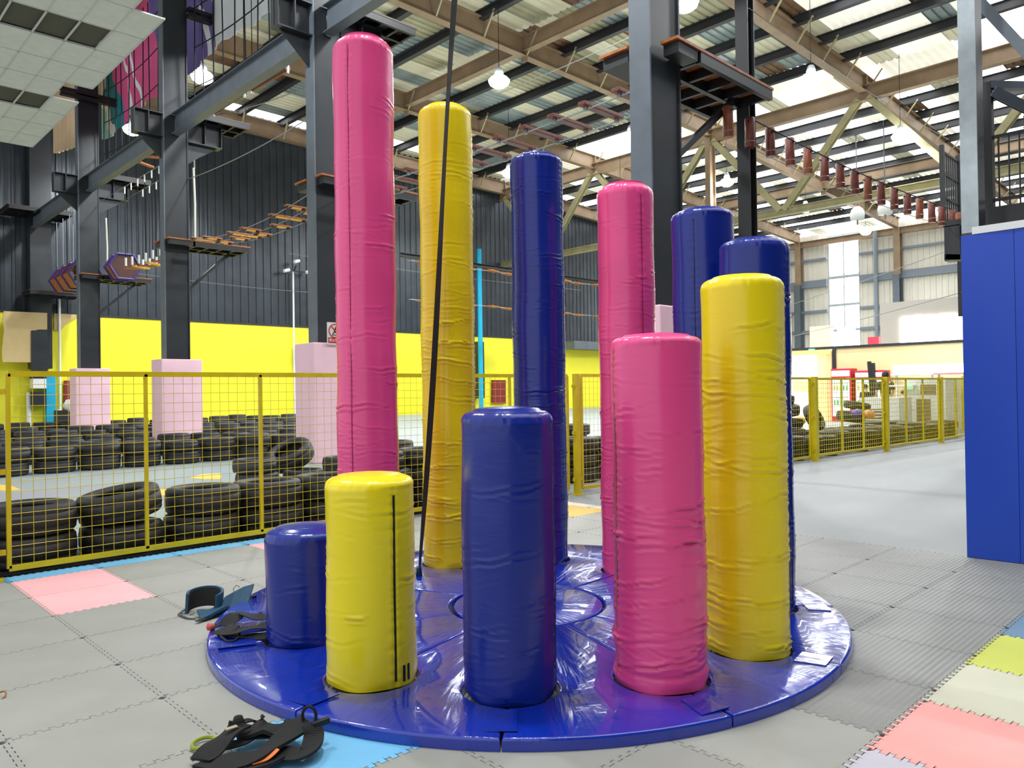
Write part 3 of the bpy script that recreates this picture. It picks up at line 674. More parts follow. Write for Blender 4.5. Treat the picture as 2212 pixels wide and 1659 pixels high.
special[(0, 0)] = (PINKM, 'pink foam floor mat by the yellow mesh fence, nearer half of the pink pair', None)
special[(0, 1)] = (PINKM, 'pink foam floor mat by the yellow mesh fence, half nearer the fence', None)
special[(3, 1)] = (PINKM, 'pink foam floor mat corner showing just left of the short dark blue pillar', None)
special[(0, -5)] = (BLUEM, 'light blue foam floor mat under the black harness at the bottom', None)
special[(8, 0)] = (ORM, 'orange foam floor mat corner behind the tall blue pillar', None)
NW = ['no', 'one', 'two', 'three', 'four', 'five', 'six', 'seven', 'eight', 'nine', 'ten', 'eleven', 'twelve']
def tlab(i, j, rib):
    if rib:
        a_, b_ = i - 3, j + 8
        return 'ribbed grey floor mat, %s beyond and %s %s of the salmon mat' % (NW[abs(b_)], NW[abs(a_)], 'right' if a_ >= 0 else 'left')
    return 'plain grey floor mat, %s %s and %s %s of the near pink mat' % (NW[abs(j)], 'nearer' if j < 0 else 'beyond', NW[abs(i)], 'right' if i >= 0 else 'left')
# right-hand coloured strip has its own lattice edge at y = 1.12
for i in range(-4, 9):
    for j in range(-8, 2):
        x, y = X0 + i * P6, Y0 + j * P6
        if y < 1.0 or (y + P6 <= 1.13): continue
        if (i, j) in special:
            me, lab, g = special[(i, j)]; tile(me, x, y, lab, g); continue
        rib = x + y * .25 > 3.3 and y < 3.6
        tile(tm_rib if rib else tm_grey, x, y, tlab(i, j, rib), 'ribbed grey floor mats' if rib else 'plain grey floor mats')
# rows nearer the camera than the coloured strip (left part only)
for i in range(-4, 2):
    for j in (-9, -10):
        tile(tm_grey, X0 + i * P6, Y0 + j * P6, tlab(i, j, 0), 'plain grey floor mats')
for i in range(2, 9):
    pass
rc = [('lavender', srgb(196, 190, 200), 'pale lavender foam floor mat at the bottom right, nearest of the coloured row'), ('salmon', srgb(240, 164, 156), 'salmon pink foam floor mat in the coloured row at the bottom right'),
      ('beige', srgb(202, 200, 176), 'beige foam floor mat in the coloured row at the right'), ('lime', srgb(204, 210, 92), 'lime yellow foam floor mat in the coloured row at the right'),
      ('dusty blue', srgb(112, 142, 168), 'dusty blue foam floor mat at the far end of the coloured row')]
for k, (n, c, lab) in enumerate(rc):
    tile(colm(n, c), 2.3 + k * P6, 1.13 - P6, lab, None)
for k, (n, c, lab) in enumerate(rc):
    n2, c2, _ = rc[(k + 2) % 5]
    tile(tm_grey, 2.3 + k * P6, 1.13 - 2 * P6, 'plain grey floor mat nearer the camera than the %s mat' % n, 'plain grey floor mats')
for i in range(5, 7): tile(tm_rib, 2.3 + i * P6, 1.13 - P6, 'ribbed grey floor mat, %s beyond the dusty blue mat' % NW[i - 4], 'ribbed grey floor mats')
# cut blue strip along the fence, beige strip by the gate
for i in range(0, 8):
    me = tile_mesh('foam_strip', MATS['light blue foam'], .016, P6, .2)
    lab = 'narrow light blue foam strip lying along the yellow mesh fence, %s piece from the left' % ORD[i]
    if i < 5: tile(me, X0 + i * P6, Y0 + 2 * P6, lab, 'light blue strips along the fence', 'foam_strip')
BEI = foam('cream foam', srgb(214, 208, 184))
for i in range(3):
    tile(tile_mesh('foam_strip', BEI, .016, .2, P6), 6.65, Y0 - .6 + i * P6 - .3, 'narrow cream foam strip on the floor before the fence gate, %s piece' % ['nearest', 'middle', 'farthest'][i], 'cream strips by the gate', 'foam_strip')
# yellow painted arrows on the track
AR = mat('orange-yellow floor paint', srgb(250, 196, 74), .55)
def paint(pxs, lab):
    P = [PZ(x, y, .004) for x, y in pxs]; n = len(P); V = [(q.x, q.y, .004) for q in P] + [(q.x, q.y, 0.0005) for q in P]
    mb = MB().add(V, [tuple(range(n)), tuple(range(2 * n - 1, n - 1, -1))] + [(k, n + k, n + (k + 1) % n, (k + 1) % n) for k in range(n)])
    tag(mb.build('floor_marking', AR), lab, 'floor marking')
paint([(277, 1066), (305, 1057), (365, 1056), (405, 1057), (440, 1053), (478, 1049), (463, 1059), (430, 1066), (365, 1070), (320, 1070)], 'long yellow painted arrow on the kart track floor behind the fence')
paint([(408, 1032), (437, 1024), (478, 1022), (478, 1035), (440, 1035)], 'short yellow painted arrow on the kart track beside the tyre stack')
paint([(-20, 1046), (22, 1048), (46, 1058), (10, 1060), (-20, 1058)], 'yellow painted arrow tip on the kart track floor at the left edge')

# ================================================================ round blue disc of wedge mats
DC = Vector((3.28, 3.27)); RO, RI, TH = 1.80, .47, .05
PIL = [('B5', 2.04, 3.70, .66, 'blue'), ('Y3', 1.965, 2.96, .99, 'yellow'), ('B4', 2.30, 2.40, 1.285, 'blue'), ('P3', 2.85, 2.0, 1.60, 'pink'), ('Y2', 3.48, 1.925, 1.91, 'yellow'),
       ('B3', 4.18, 2.23, 2.23, 'blue'), ('B2', 4.42, 2.72, 2.53, 'blue'), ('P2', 4.40, 3.335, 2.82, 'pink'), ('B1', 4.23, 4.045, 3.16, 'blue'), ('Y1', 3.68, 4.47, 3.51, 'yellow'), ('P1', 2.89, 4.37, 3.74, 'pink')]
NM = {'B5': 'short dark blue pillar', 'Y3': 'short yellow pillar', 'B4': 'front blue pillar', 'P3': 'front pink pillar', 'Y2': 'right yellow pillar', 'B3': 'hidden blue pillar',
      'B2': 'blue pillar with centre seam', 'P2': 'back pink pillar', 'B1': 'tall blue pillar', 'Y1': 'tall yellow pillar', 'P1': 'tallest pink pillar'}
def disc_mat():
    m = mat('blue mat vinyl', srgb(12, 46, 168), .2, 0, .06, 1.5, coat=.9)
    nt = m.node_tree; N = nt.nodes; L = nt.links; p = N['Principled BSDF']
    g = N.new('ShaderNodeNewGeometry'); sx = N.new('ShaderNodeSeparateXYZ'); L.new(g.outputs['Position'], sx.inputs[0])
    dx = N.new('ShaderNodeMath'); dx.operation = 'SUBTRACT'; dx.inputs[1].default_value = DC.x; L.new(sx.outputs['X'], dx.inputs[0])
    dy = N.new('ShaderNodeMath'); dy.operation = 'SUBTRACT'; dy.inputs[1].default_value = DC.y; L.new(sx.outputs['Y'], dy.inputs[0])
    an = N.new('ShaderNodeMath'); an.operation = 'ARCTAN2'; L.new(dy.outputs[0], an.inputs[0]); L.new(dx.outputs[0], an.inputs[1])
    am = N.new('ShaderNodeMath'); am.operation = 'MULTIPLY'; am.inputs[1].default_value = 11; L.new(an.outputs[0], am.inputs[0])
    cb = N.new('ShaderNodeCombineXYZ'); L.new(am.outputs[0], cb.inputs['X'])
    ln = N.new('ShaderNodeVectorMath'); ln.operation = 'LENGTH'; c2 = N.new('ShaderNodeCombineXYZ'); L.new(dx.outputs[0], c2.inputs[0]); L.new(dy.outputs[0], c2.inputs[1]); L.new(c2.outputs[0], ln.inputs[0])
    L.new(ln.outputs['Value'], cb.inputs['Y'])
    n = N.new('ShaderNodeTexNoise'); n.inputs['Scale'].default_value = 1.6; n.inputs['Detail'].default_value = 3; n.inputs['Distortion'].default_value = .6; L.new(cb.outputs[0], n.inputs['Vector'])
    b = N.new('ShaderNodeBump'); b.inputs['Strength'].default_value = .5; b.inputs['Distance'].default_value = .02; L.new(n.outputs['Fac'], b.inputs['Height']); L.new(b.outputs[0], p.inputs['Normal'])
    return m
DM = disc_mat()
angs = [math.atan2(y - DC.y, x - DC.x) for _, x, y, _, _ in PIL]
def extr(pts, z0, z1, bevel=.012, org=(0, 0)):
    bm = bmesh.new(); vs_ = [bm.verts.new((x - org[0], y - org[1], z0)) for x, y in pts]; f = bm.faces.new(vs_)
    ex = bmesh.ops.extrude_face_region(bm, geom=[f]); top = [v for v in ex['geom'] if isinstance(v, bmesh.types.BMVert)]
    bmesh.ops.translate(bm, verts=top, vec=(0, 0, z1 - z0))
    te_ = [e_ for e_ in bm.edges if all(abs(v.co.z - z1) < 1e-6 for v in e_.verts)]
    bmesh.ops.bevel(bm, geom=te_, offset=bevel, segments=3, affect='EDGES', profile=.5)
    bmesh.ops.recalc_face_normals(bm, faces=bm.faces); me = bpy.data.meshes.new('wedge'); bm.to_mesh(me); bm.free()
    me.shade_smooth(); me.set_sharp_from_angle(angle=math.radians(45)); return me
for i in range(11):
    j = (i + 1) % 11
    a, b = angs[i], angs[j]
    if b < a: b += 2 * PI
    pa, pb = Vector(PIL[i][1:3]), Vector(PIL[j][1:3])
    gp = .004; pts = []
    def radial(p_, ang, rr, sgn):       # point on the seam at radius rr, shifted by the gap
        d = Vector((math.cos(ang), math.sin(ang))); nrm = Vector((-d.y, d.x)) * sgn * gp; return DC + d * rr + nrm
    rc_ = .212
    ra, rb = (pa - DC).length, (pb - DC).length
    pts.append(radial(pa, a, RI, 1)); pts.append(radial(pa, a, ra - rc_, 1))
    d = Vector((math.cos(a), math.sin(a))); nn = Vector((-d.y, d.x))
    for k in range(1, 12):
        q = PI * k / 12; pts.append(pa - d * rc_ * math.cos(q) + nn * rc_ * math.sin(q))
    pts.append(radial(pa, a, ra + rc_, 1)); pts.append(radial(pa, a, RO, 1))
    for k in range(1, 20): q = a + (b - a) * k / 20; pts.append(DC + Vector((math.cos(q), math.sin(q))) * RO)
    pts.append(radial(pb, b, RO, -1)); pts.append(radial(pb, b, rb + rc_, -1))
    d = Vector((math.cos(b), math.sin(b))); nn = Vector((-d.y, d.x))
    for k in range(1, 12):
        q = PI * k / 12; pts.append(pb + d * rc_ * math.cos(q) - nn * rc_ * math.sin(q))
    pts.append(radial(pb, b, rb - rc_, -1)); pts.append(radial(pb, b, RI, -1))
    for k in range(1, 8): q = b + (a - b) * k / 8; pts.append(DC + Vector((math.cos(q), math.sin(q))) * RI)
    mid = DC + Vector((math.cos((a + b) / 2), math.sin((a + b) / 2))) * 1.1
    t = empty('wedge_mat', (mid.x, mid.y, .017))
    tag(t, 'blue wedge mat between the %s and %s' % (NM[PIL[i][0]], NM[PIL[j][0]]), 'crash mat', 'wedge mats of the round blue disc')
    o = bpy.data.objects.new('mat_body', extr([(p_.x, p_.y) for p_ in pts], 0, TH, .012, (mid.x, mid.y))); o.data.materials.append(DM); C.objects.link(o); o.parent = t
    # joining flap across the seam at angle b
    d = Vector((math.cos(b), math.sin(b))); nn = Vector((-d.y, d.x)); r0, r1 = rb + rc_ + .04, RO - .05
    sk = .05 if i % 2 else -.05
    Q = [DC + d * r0 - nn * .09, DC + d * r1 - nn * (.09 - sk * .4), DC + d * r1 + nn * (.045 + sk * .3), DC + d * r0 + nn * .045]
    mb = MB(); V = [(q.x, q.y, TH + .0006 + dz + (.004 if kk in (2, 3) else 0)) for dz in (0, .004) for kk, q in enumerate(Q)]
    mb.add(V, [(0, 1, 2, 3), (7, 6, 5, 4), (0, 4, 5, 1), (1, 5, 6, 2), (2, 6, 7, 3), (3, 7, 4, 0)])
    mb.v = [(v[0] - mid.x, v[1] - mid.y, v[2]) for v in mb.v]; mb.build('joining_flap', DM, t)
ci = [(DC.x + .45 * math.cos(2 * PI * k / 48) + .01, DC.y + .45 * math.sin(2 * PI * k / 48)) for k in range(48)]
o = bpy.data.objects.new('centre_mat', extr(ci, 0, TH - .004, .012, (DC.x, DC.y))); o.data.materials.append(DM); C.objects.link(o); o.location = (DC.x, DC.y, .017)
tag(o, 'round blue centre mat in the middle of the ring of pillars', 'crash mat')
o = MB().lathe([(.001, 0), (.47, 0), (.47, .006), (.001, .006)], 32, (DC.x, DC.y, .017)).build('gap_dark_disc', BLACK); tag(o, 'black disc darkening the thin gap around the round centre mat', 'plate')  # black disc laid in to darken the gap round the centre mat

# ================================================================ the eleven padded pillars
def vinyl(name, col, rough=.26):
    m = mat(name, col, rough, 0, .03, 2, coat=.15)
    nt = m.node_tree; N = nt.nodes; L = nt.links; p = N['Principled BSDF']
    tc = N.new('ShaderNodeTexCoord'); mp = N.new('ShaderNodeMapping'); mp.inputs['Scale'].default_value = (3, 3, 14); L.new(tc.outputs['Object'], mp.inputs[0])
    n = N.new('ShaderNodeTexNoise'); n.inputs['Scale'].default_value = 2.2; n.inputs['Detail'].default_value = 3; n.inputs['Distortion'].default_value = .5; L.new(mp.outputs[0], n.inputs['Vector'])
    b = N.new('ShaderNodeBump'); b.inputs['Strength'].default_value = .12; b.inputs['Distance'].default_value = .01; L.new(n.outputs['Fac'], b.inputs['Height']); L.new(b.outputs[0], p.inputs['Normal'])
    return m
VC = {'blue': vinyl('blue vinyl', srgb(6, 36, 138)), 'yellow': vinyl('yellow vinyl', srgb(252, 228, 16)), 'pink': vinyl('pink vinyl', srgb(248, 80, 146))}
RP = .2
def pillar(code, cx, cy, h, col, seam, lab, lean=(0, 0), creases=10, amp=1.0, top_dome=.02, sink=.0):
    rs = np.random.RandomState(sum(map(ord, code)) * 7)
    n = 128; sh = {'P1': .085, 'P2': .075, 'Y1': .065, 'B1': .06, 'Y3': .04, 'P3': .04}.get(code, .05)
    prof = [(RP * f, h - .0 + top_dome * (1 - f * f) - top_dome) for f in (0.0001, .2, .4, .58, .7)]
    for q in range(0, 9):
        a = PI / 2 * (1 - q / 8); prof.append((RP - sh + sh * math.cos(a), h - top_dome - sh + sh * math.sin(a)))
    z = h - top_dome - sh - .01; z0 = TH + .012
    while z > z0 + .01: prof.append((RP, z)); z -= .009
    prof.append((RP, z0))
    pr = np.array(prof); th = np.arange(n) * 2 * PI / n
    RR = np.repeat(pr[:, :1], n, 1); ZZ = np.repeat(pr[:, 1:], n, 1); TT = np.repeat(th[None, :], len(pr), 0)
    body = (RR >= RP - .0005)
    disp = np.zeros_like(RR)
    hb = h - top_dome - sh
    # slack: low frequency swelling
    disp += body * (.0025 * np.sin(ZZ * 5 + TT * 2 + rs.rand() * 6) + .002 * np.sin(ZZ * 11 + TT + rs.rand() * 6))
    # creases: short slanted folds, denser and deeper towards the foot
    nc = int(creases * h * 8)
    for k in range(nc):
        u = rs.rand() ** .8; zc = z0 + .03 + (1 - u) * (hb - z0 - .02) * (.96 if rs.rand() < .9 else 1)
        low = 1 - (zc - z0) / max(hb, .1); a = amp * (.0012 + .0075 * low ** .9 * rs.rand() ** 1.3 + (.0045 if rs.rand() < .06 + .14 * low else 0))
        tc_ = rs.rand() * 2 * PI; wt = .25 + 1.3 * rs.rand() ** 1.5; sl = (rs.rand() - .5) * .07; cv = (rs.rand() - .3) * .035; wz_ = .0045 + .004 * rs.rand()
        dt = (TT - tc_ + PI) % (2 * PI) - PI
        zz = ZZ - (zc + sl * dt + cv * dt * dt + .004 * np.sin(dt * 7 + k))
        env = np.exp(-(dt / wt) ** 4)
        m = body * env
        disp += m * a * (np.exp(-((zz - wz_ * 1.2) / wz_) ** 2) * .9 - 1.3 * np.exp(-(zz / (wz_ * .8)) ** 2) + .5 * np.exp(-((zz + wz_ * 1.6) / (wz_ * 1.4)) ** 2))
    # pleats around the top shoulder
    sm = np.exp(-((ZZ - (h - top_dome - sh * .55)) / (sh * .55)) ** 2) * (RR > RP - sh * .95)
    disp += sm * .0016 * (np.sin(TT * 23 + 2 * np.sin(TT * 5)) + .6 * np.sin(TT * 41 + 1))
    # hem rolling in at the foot
    ft = np.exp(-((ZZ - z0) / .02) ** 2) * body
    fl_ = .022 if code == 'P3' else .004
    disp += ft * (.005 * np.sin(TT * 5 + rs.rand() * 6) - .003) + body * fl_ * np.exp(-((ZZ - z0 - .035 - .02 * np.sin(TT + 1)) / .022) ** 2) * (.5 + .5 * np.sin(TT + .6)) - (body * .006 * np.exp(-((ZZ - z0 - .085 - .02 * np.sin(TT + 1)) / .008) ** 2) if code == 'P3' else 0)
    # vertical seam pinch
    ds = (TT - seam + PI) % (2 * PI) - PI
    disp += body * (-.003 * np.exp(-(ds / .035) ** 2) + .0022 * np.exp(-((np.abs(ds) - .09) / .05) ** 2) + .0018 * np.exp(-((np.abs(ds) - .07) / .06) ** 2) * np.sin(ZZ * 150 + 5 * np.sin(ZZ * 13)))
    r_ = RR + disp
    Lx = lean[0] * ZZ; Ly = lean[1] * ZZ
    V = np.stack([r_ * np.cos(TT) + Lx, r_ * np.sin(TT) + Ly, ZZ], -1).reshape(-1, 3)
    K = len(pr); i0 = (np.arange(K - 1)[:, None] * n + np.arange(n)[None, :]).reshape(-1); nx = (np.arange(K - 1)[:, None] * n + (np.arange(n)[None, :] + 1) % n).reshape(-1)
    F = np.stack([i0, i0 + n, nx + n, nx], 1)
    me = bpy.data.meshes.new('pillar_cover'); me.vertices.add(len(V)); me.vertices.foreach_set('co', V.ravel().astype(np.float32))
    me.loops.add(F.size); me.loops.foreach_set('vertex_index', F.ravel().astype(np.int32)); me.polygons.add(len(F)); me.polygons.foreach_set('loop_start', (np.arange(len(F)) * 4).astype(np.int32))
    me.update(calc_edges=True); me.validate(); me.shade_smooth(); me.materials.append(VC[col])
    t = empty('padded_pillar', (cx, cy, 0)); tag(t, lab, 'padded pillar', 'padded pillars standing in a ring on the blue disc')
    o = bpy.data.objects.new('pillar_cover', me); C.objects.link(o); o.parent = t
    # stitched seam strip
    sm_ = MB(); pts = []; zz = z0 + .03; step = .03
    while zz < hb: pts.append(((RP + .0015 + .0006 * math.sin(zz * 60)) * math.cos(seam + .004 * math.sin(zz * 9)) + lean[0] * zz, (RP + .0015) * math.sin(seam + .004 * math.sin(zz * 9)) + lean[1] * zz, zz)); zz += step
    tang = Vector((-math.sin(seam), math.cos(seam), 0))
    wd = {'Y3': .010, 'B4': .012, 'P3': .014}.get(code, .004)
    sm_.ribbon(pts, [tang * wd] * len(pts), .0025)
    mcol = {'Y3': mat('black seam tape', srgb(30, 30, 20), .6), 'B4': mat('black seam tape', srgb(30, 30, 20), .6), 'P3': mat('dull pink seam tape', srgb(190, 96, 110), .6),
            'B5': mat('navy seam', srgb(8, 12, 60), .5), 'B1': mat('navy seam', srgb(8, 12, 60), .5), 'B2': mat('navy seam', srgb(8, 12, 60), .5), 'B3': mat('navy seam', srgb(8, 12, 60), .5)}.get(code,
            mat('dark pink seam', srgb(150, 26, 84), .5) if col == 'pink' else mat('ochre seam', srgb(170, 140, 10), .5))
    sm_.build('seam', mcol, t)
    if code == 'Y3':
        for dq in (.22, .36): q = seam + dq; MB().beam((.2045 * math.cos(q), .2045 * math.sin(q), z0 + .02), (.2045 * math.cos(q), .2045 * math.sin(q), z0 + .09), .012, .004, (math.cos(q), math.sin(q), 0)).build('closing_strap', BLACK, t)
    return t
def seam_angle(cx, cy, s):
    """s = -1..1 across the pillar as the camera sees it"""
    toc = math.atan2(-cy, -cx); return toc + math.asin(max(-.995, min(.995, s)))
LAB = {'B5': 'shortest dark blue padded pillar at the left edge of the disc', 'Y3': 'short yellow padded pillar with black zip seam, front left', 'B4': 'blue padded pillar front centre, black seam at its right edge',
       'P3': 'pink padded pillar front right, dull pink stitched seam at its left edge', 'Y2': 'wide yellow padded pillar at the right, right of the front pink pillar', 'B3': 'blue padded pillar mostly hidden behind the right yellow pillar',
       'B2': 'blue padded pillar with centre seam beside the big grey column', 'P2': 'pink padded pillar of middle height left of the big grey column', 'B1': 'tall blue padded pillar at the back, crinkled along its right edge',
       'Y1': 'tall yellow padded pillar with the black strap hanging before it', 'P1': 'tallest padded pillar, pink, at the back left'}
# s>0 means the seam lies to the right in the picture
SEAM = {'B5': .75, 'Y3': .5, 'B4': .97, 'P3': -.93, 'Y2': .99, 'B3': .9, 'B2': -.27, 'P2': .55, 'B1': .93, 'Y1': .98, 'P1': -.5}
AMP = {'B5': .35, 'Y3': 1.3, 'B4': .55, 'P3': 1.15, 'Y2': 1.2, 'B3': 1.2, 'B2': .7, 'P2': 1.1, 'B1': 1.1, 'Y1': 1.1, 'P1': .95}
CRE = {'B5': 3, 'Y3': 4, 'B4': 5, 'P3': 8, 'Y2': 6, 'B3': 6, 'B2': 5, 'P2': 5, 'B1': 6, 'Y1': 5, 'P1': 4}
for code, cx, cy, h, col in PIL:
    pillar(code, cx, cy, h, col, seam_angle(cx, cy, SEAM[code]), LAB[code], (0, 0), CRE[code], AMP[code])
# ---------------------------------------------------------------- hanging black strap
a = PZ(905, 1236, .09); b = Vector((0, 0, H)) + Vector(ray(985, 0)) * 5.3
dirv = (b - a); top = a + dirv * ((14.5 - a.z) / dirv.z)
side_v = Vector((R[0][0], R[1][0], 0)).normalized(); fwd_v = Vector((-side_v.y, side_v.x, 0))
t = empty('hanging_strap', a); tag(t, 'long black webbing strap hanging from the roof in front of the tall yellow pillar', 'strap')
n = 90; pts = []; wv = []
for k in range(n + 1):
    u = k / n; p_ = a.lerp(top, u ** 1.6); z = p_.z
    tw = math.radians(-75 + 16 * z + 30 * math.sin(z * 1.4))
    pts.append(p_ - a + side_v * (.012 * math.sin(z * 1.3))); wv.append((side_v * math.cos(tw) + fwd_v * math.sin(tw)) * .046)
MB().ribbon(pts, wv, .004).build('webbing', NYLON, t)
cb = MB().tube([(.018 * math.cos(q), 0, .045 * math.sin(q)) for q in [2 * PI * k / 14 for k in range(14)]], .005, 6, closed=True); cb.build('carabiner', CABLE, t, True)
MB().lathe([(.005, -.08), (.02, -.07), (.024, -.02), (.018, .03), (.005, .04)], 12, (0, 0, -.0)).build('swivel_block', mat('teal metal', srgb(20, 70, 110), .3, .6), t, True)

# ================================================================ yellow mesh fences
def wire_mesh(a, b, z0, z1, n, m, r=.0022):
    """n vertical and m horizontal wires between two plan points, as one sheet of welded mesh"""
    mb = MB(); a = Vector(a); b = Vector(b)
    for k in range(1, n):
        p_ = a.lerp(b, k / n); mb.tube([(p_.x, p_.y, z0), (p_.x, p_.y, z1)], r, 4, False)
    for k in range(1, m):
        z = z0 + (z1 - z0) * k / m; mb.tube([(a.x, a.y, z), (b.x, b.y, z)], r, 4, False)
    return mb
def panel(a, b, z0, z1, stiles, label, group, bars=.03, wr=.0022, cell=.08):
    a = Vector(a); b = Vector(b); L_ = (b - a).length
    t = empty('mesh_fence', (a.x, a.y, 0)); tag(t, label, 'fence', group)
    for nm, p_, q_ in (('top_rail', (a.x, a.y, z1), (b.x, b.y, z1)), ('bottom_rail', (a.x, a.y, z0), (b.x, b.y, z0))):
        local(MB().beam(p_, q_, bars, .042 if bars < .04 else bars), t).build(nm, YPAINT, t)
    u = (b - a).normalized()
    for s in [0] + list(stiles) + [L_]:
        p_ = a + u * s; local(MB().beam((p_.x, p_.y, z0), (p_.x, p_.y, z1), bars * (1 if s in (0, L_) else .85), bars), t).build('stile', YPAINT, t)
    local(wire_mesh(a, b, z0, z1, max(2, round(L_ / cell)), max(2, round((z1 - z0) / cell)), wr), t).build('wire_mesh', YPAINT, t)
    return t
def fpost(x, y, h, label, w=.06):
    t = empty('fence_post', (x, y, 0)); tag(t, label, 'post', 'yellow fence posts')
    MB().box(-w / 2, w / 2, -w / 2, w / 2, 0, h).build('shaft', YPAINT, t); MB().box(-.07, .07, -.07, .07, 0, .008).build('base_plate', YPAINT, t)
    for z in (.2, .8, 1.4): MB().box(-w / 2 - .045, w / 2 + .045, -.012, .012, z - .02, z + .02).build('hinge_tab', YPAINT, t)
fpost(1.19, 6.75, 1.56, 'yellow fence post at the left edge, mostly outside the picture')
panel((1.285, 6.75), (4.28, 6.75), .075, 1.535, (.985, 2.0), 'yellow framed mesh fence panel at left, before the tyre barrier', 'yellow mesh fence panels')
fpost(4.36, 6.75, 1.56, 'yellow fence post hidden behind the short yellow pillar')
panel((4.44, 6.75), (7.36, 6.55), .075, 1.535, (.98, 1.96), 'yellow framed mesh fence panel running behind the tall yellow and blue pillars', 'yellow mesh fence panels')
fpost(7.48, 6.5, 1.56, 'yellow gate post between the tall blue and back pink pillars', .07)
panel((7.58, 6.5), (10.45, 6.4), .08, 1.54, (.98, 1.96), 'yellow framed mesh gate right of the gate post, behind the back pink pillar', 'yellow mesh fence panels')
fpost(10.55, 6.35, 1.56, 'yellow fence post hidden behind the big column foot')
panel((10.6, 6.3), (13.48, 6.15), .08, 1.5, (.98, 1.9), 'yellow framed mesh fence panel just right of the blue pillars', 'yellow mesh fence panels')
fpost(13.57, 6.1, 1.53, 'yellow fence post right of the blue pillars, nearest of the three at right', .1)
panel((13.66, 6.1), (16.38, 5.93), .1, 1.49, (.95, 1.85), 'yellow framed mesh fence panel before the red drink coolers', 'yellow mesh fence panels', .035, .004, .085)
fpost(16.46, 5.9, 1.53, 'yellow fence post in front of the standing person', .1)
panel((16.55, 5.9), (19.42, 5.79), .1, 1.49, (.95, 1.9), 'yellow framed mesh fence panel before the white game machines', 'yellow mesh fence panels', .035, .004, .085)
fpost(19.5, 5.78, 1.53, 'yellow fence post near the blue padded board, farthest of the three at right', .1)
panel((19.58, 5.78), (22.4, 5.7), .1, 1.49, (.95, 1.9), 'yellow framed mesh fence panel partly hidden by the blue padded board', 'yellow mesh fence panels', .035, .004, .085)

# ================================================================ tyres
def tyre_mesh(name, Ro, wd, seed):
    random.seed(seed); prof = []
    ri = Ro * .60
    pr = [(ri, -.30), (ri + .012, -.44), (ri + .05, -.50), (Ro * .84, -.5), (Ro * .93, -.46), (Ro * .975, -.38), (Ro * .985, -.24), (Ro * .982, -.235), (Ro * .982, -.215), (Ro * .997, -.21), (Ro, 0), (Ro * .997, .21), (Ro * .982, .215), (Ro * .982, .235),
          (Ro * .985, .24), (Ro * .975, .38), (Ro * .93, .46), (Ro * .84, .5), (ri + .05, .5), (ri + .012, .44), (ri, .30), (ri + .03, .22), (Ro * .86, .12), (Ro * .88, 0), (Ro * .86, -.12), (ri + .03, -.22), (ri, -.30)]
    mb = MB().lathe([(r, z * wd + wd / 2) for r, z in pr], 36)
    return mb.mesh(name, RUBBER, True)
TM = [(tyre_mesh('tyre', .31, .205, 1), .31, .205), (tyre_mesh('tyre', .325, .232, 2), .325, .232), (tyre_mesh('tyre', .30, .19, 3), .30, .19)]
def tyre(x, y, z, label, group, k=0, tilt=(0, 0), sc_=1):
    me, ro, wd = TM[k % 3]; o = bpy.data.objects.new('tyre', me); C.objects.link(o)
    o.location = (x, y, z); o.rotation_euler = (tilt[0], tilt[1], 0 if tilt[0] or tilt[1] else random.uniform(0, 6)); o.scale = (sc_,) * 3
    tag(o, label, 'tyre', group); return wd * sc_
random.seed(11)
# nearest line right behind the left fence panels
NEAR = [(.83, 'at the left edge'), (1.52, 'first one right of the left post'), (2.22, 'tilted, left of the first stile'), (2.92, 'between the two stiles'), (3.6, 'at the second stile'), (4.275, 'behind the short yellow pillar'), (4.95, 'behind the tallest pink pillar'),
        (5.635, 'left of the tall yellow pillar'), (6.32, 'behind the tall yellow pillar'), (7.0, 'left of the gate post')]
for k, (x, w_) in enumerate(NEAR):
    wd = tyre(x, 7.22, .013, 'bottom-layer tyre just behind the fence, ' + w_, 'tyres just behind the left fence', 1, (0, 0), 1.04)
    if True: tyre(x + random.uniform(-.03, .03), 7.22, wd + (.055 if k == 2 else .015), 'top tyre just behind the fence, ' + w_, 'tyres just behind the left fence', 1, (0, -.16) if k == 2 else (0, 0), 1.04)
for k, x in enumerate((4.9, 5.55, 6.2, 6.85)):
    tyre(x, 7.24, .49, 'old black tyre in the third layer behind the fence, %s from the tallest pink pillar' % ORD[k], 'tyres just behind the left fence', 0)
tag(MB().box(-.5, 7.3, 6.80, 7.58, .001, .012).build('ground_sheet', BLACK), 'black rubber sheet under the tyres behind the left fence', 'ground sheet')
# corner cluster in the middle of the track
px = [(5.15, 10.7, 0, 0, 'bottom of the free-standing pair at the track corner'), (5.12, 10.72, .21, 0, 'top of the free-standing pair at the track corner'), (5.85, 10.6, 0, 0, 'bottom layer right of the free-standing pair'),
      (6.1, 10.0, 0, 0, 'bottom layer in the middle of the corner pile'), (6.15, 9.95, .21, 0, 'second layer in the middle of the corner pile'), (6.8, 9.6, 0, 0, 'bottom layer at the right of the corner pile'), (6.85, 9.62, .21, 0, 'second layer at the right of the corner pile'), (6.8, 9.6, .42, 0, 'third layer at the right of the corner pile'),
      (6.35, 9.1, 0, 0, 'front of the corner pile, bottom'), (6.4, 9.1, .2, 0, 'front of the corner pile, top')]
for x, y, z, kk, w_ in px: tyre(x, y, z, 'worn grey-black tyre, ' + w_, 'tyres of the track corner pile', kk, (0, 0))
tyre(5.95, 11.1, .28, 'large tyre leaning slantwise on the corner pile', None, 1, (.15, -.5), 1.12)
TIER = ['lowest', 'second', 'third', 'fourth']
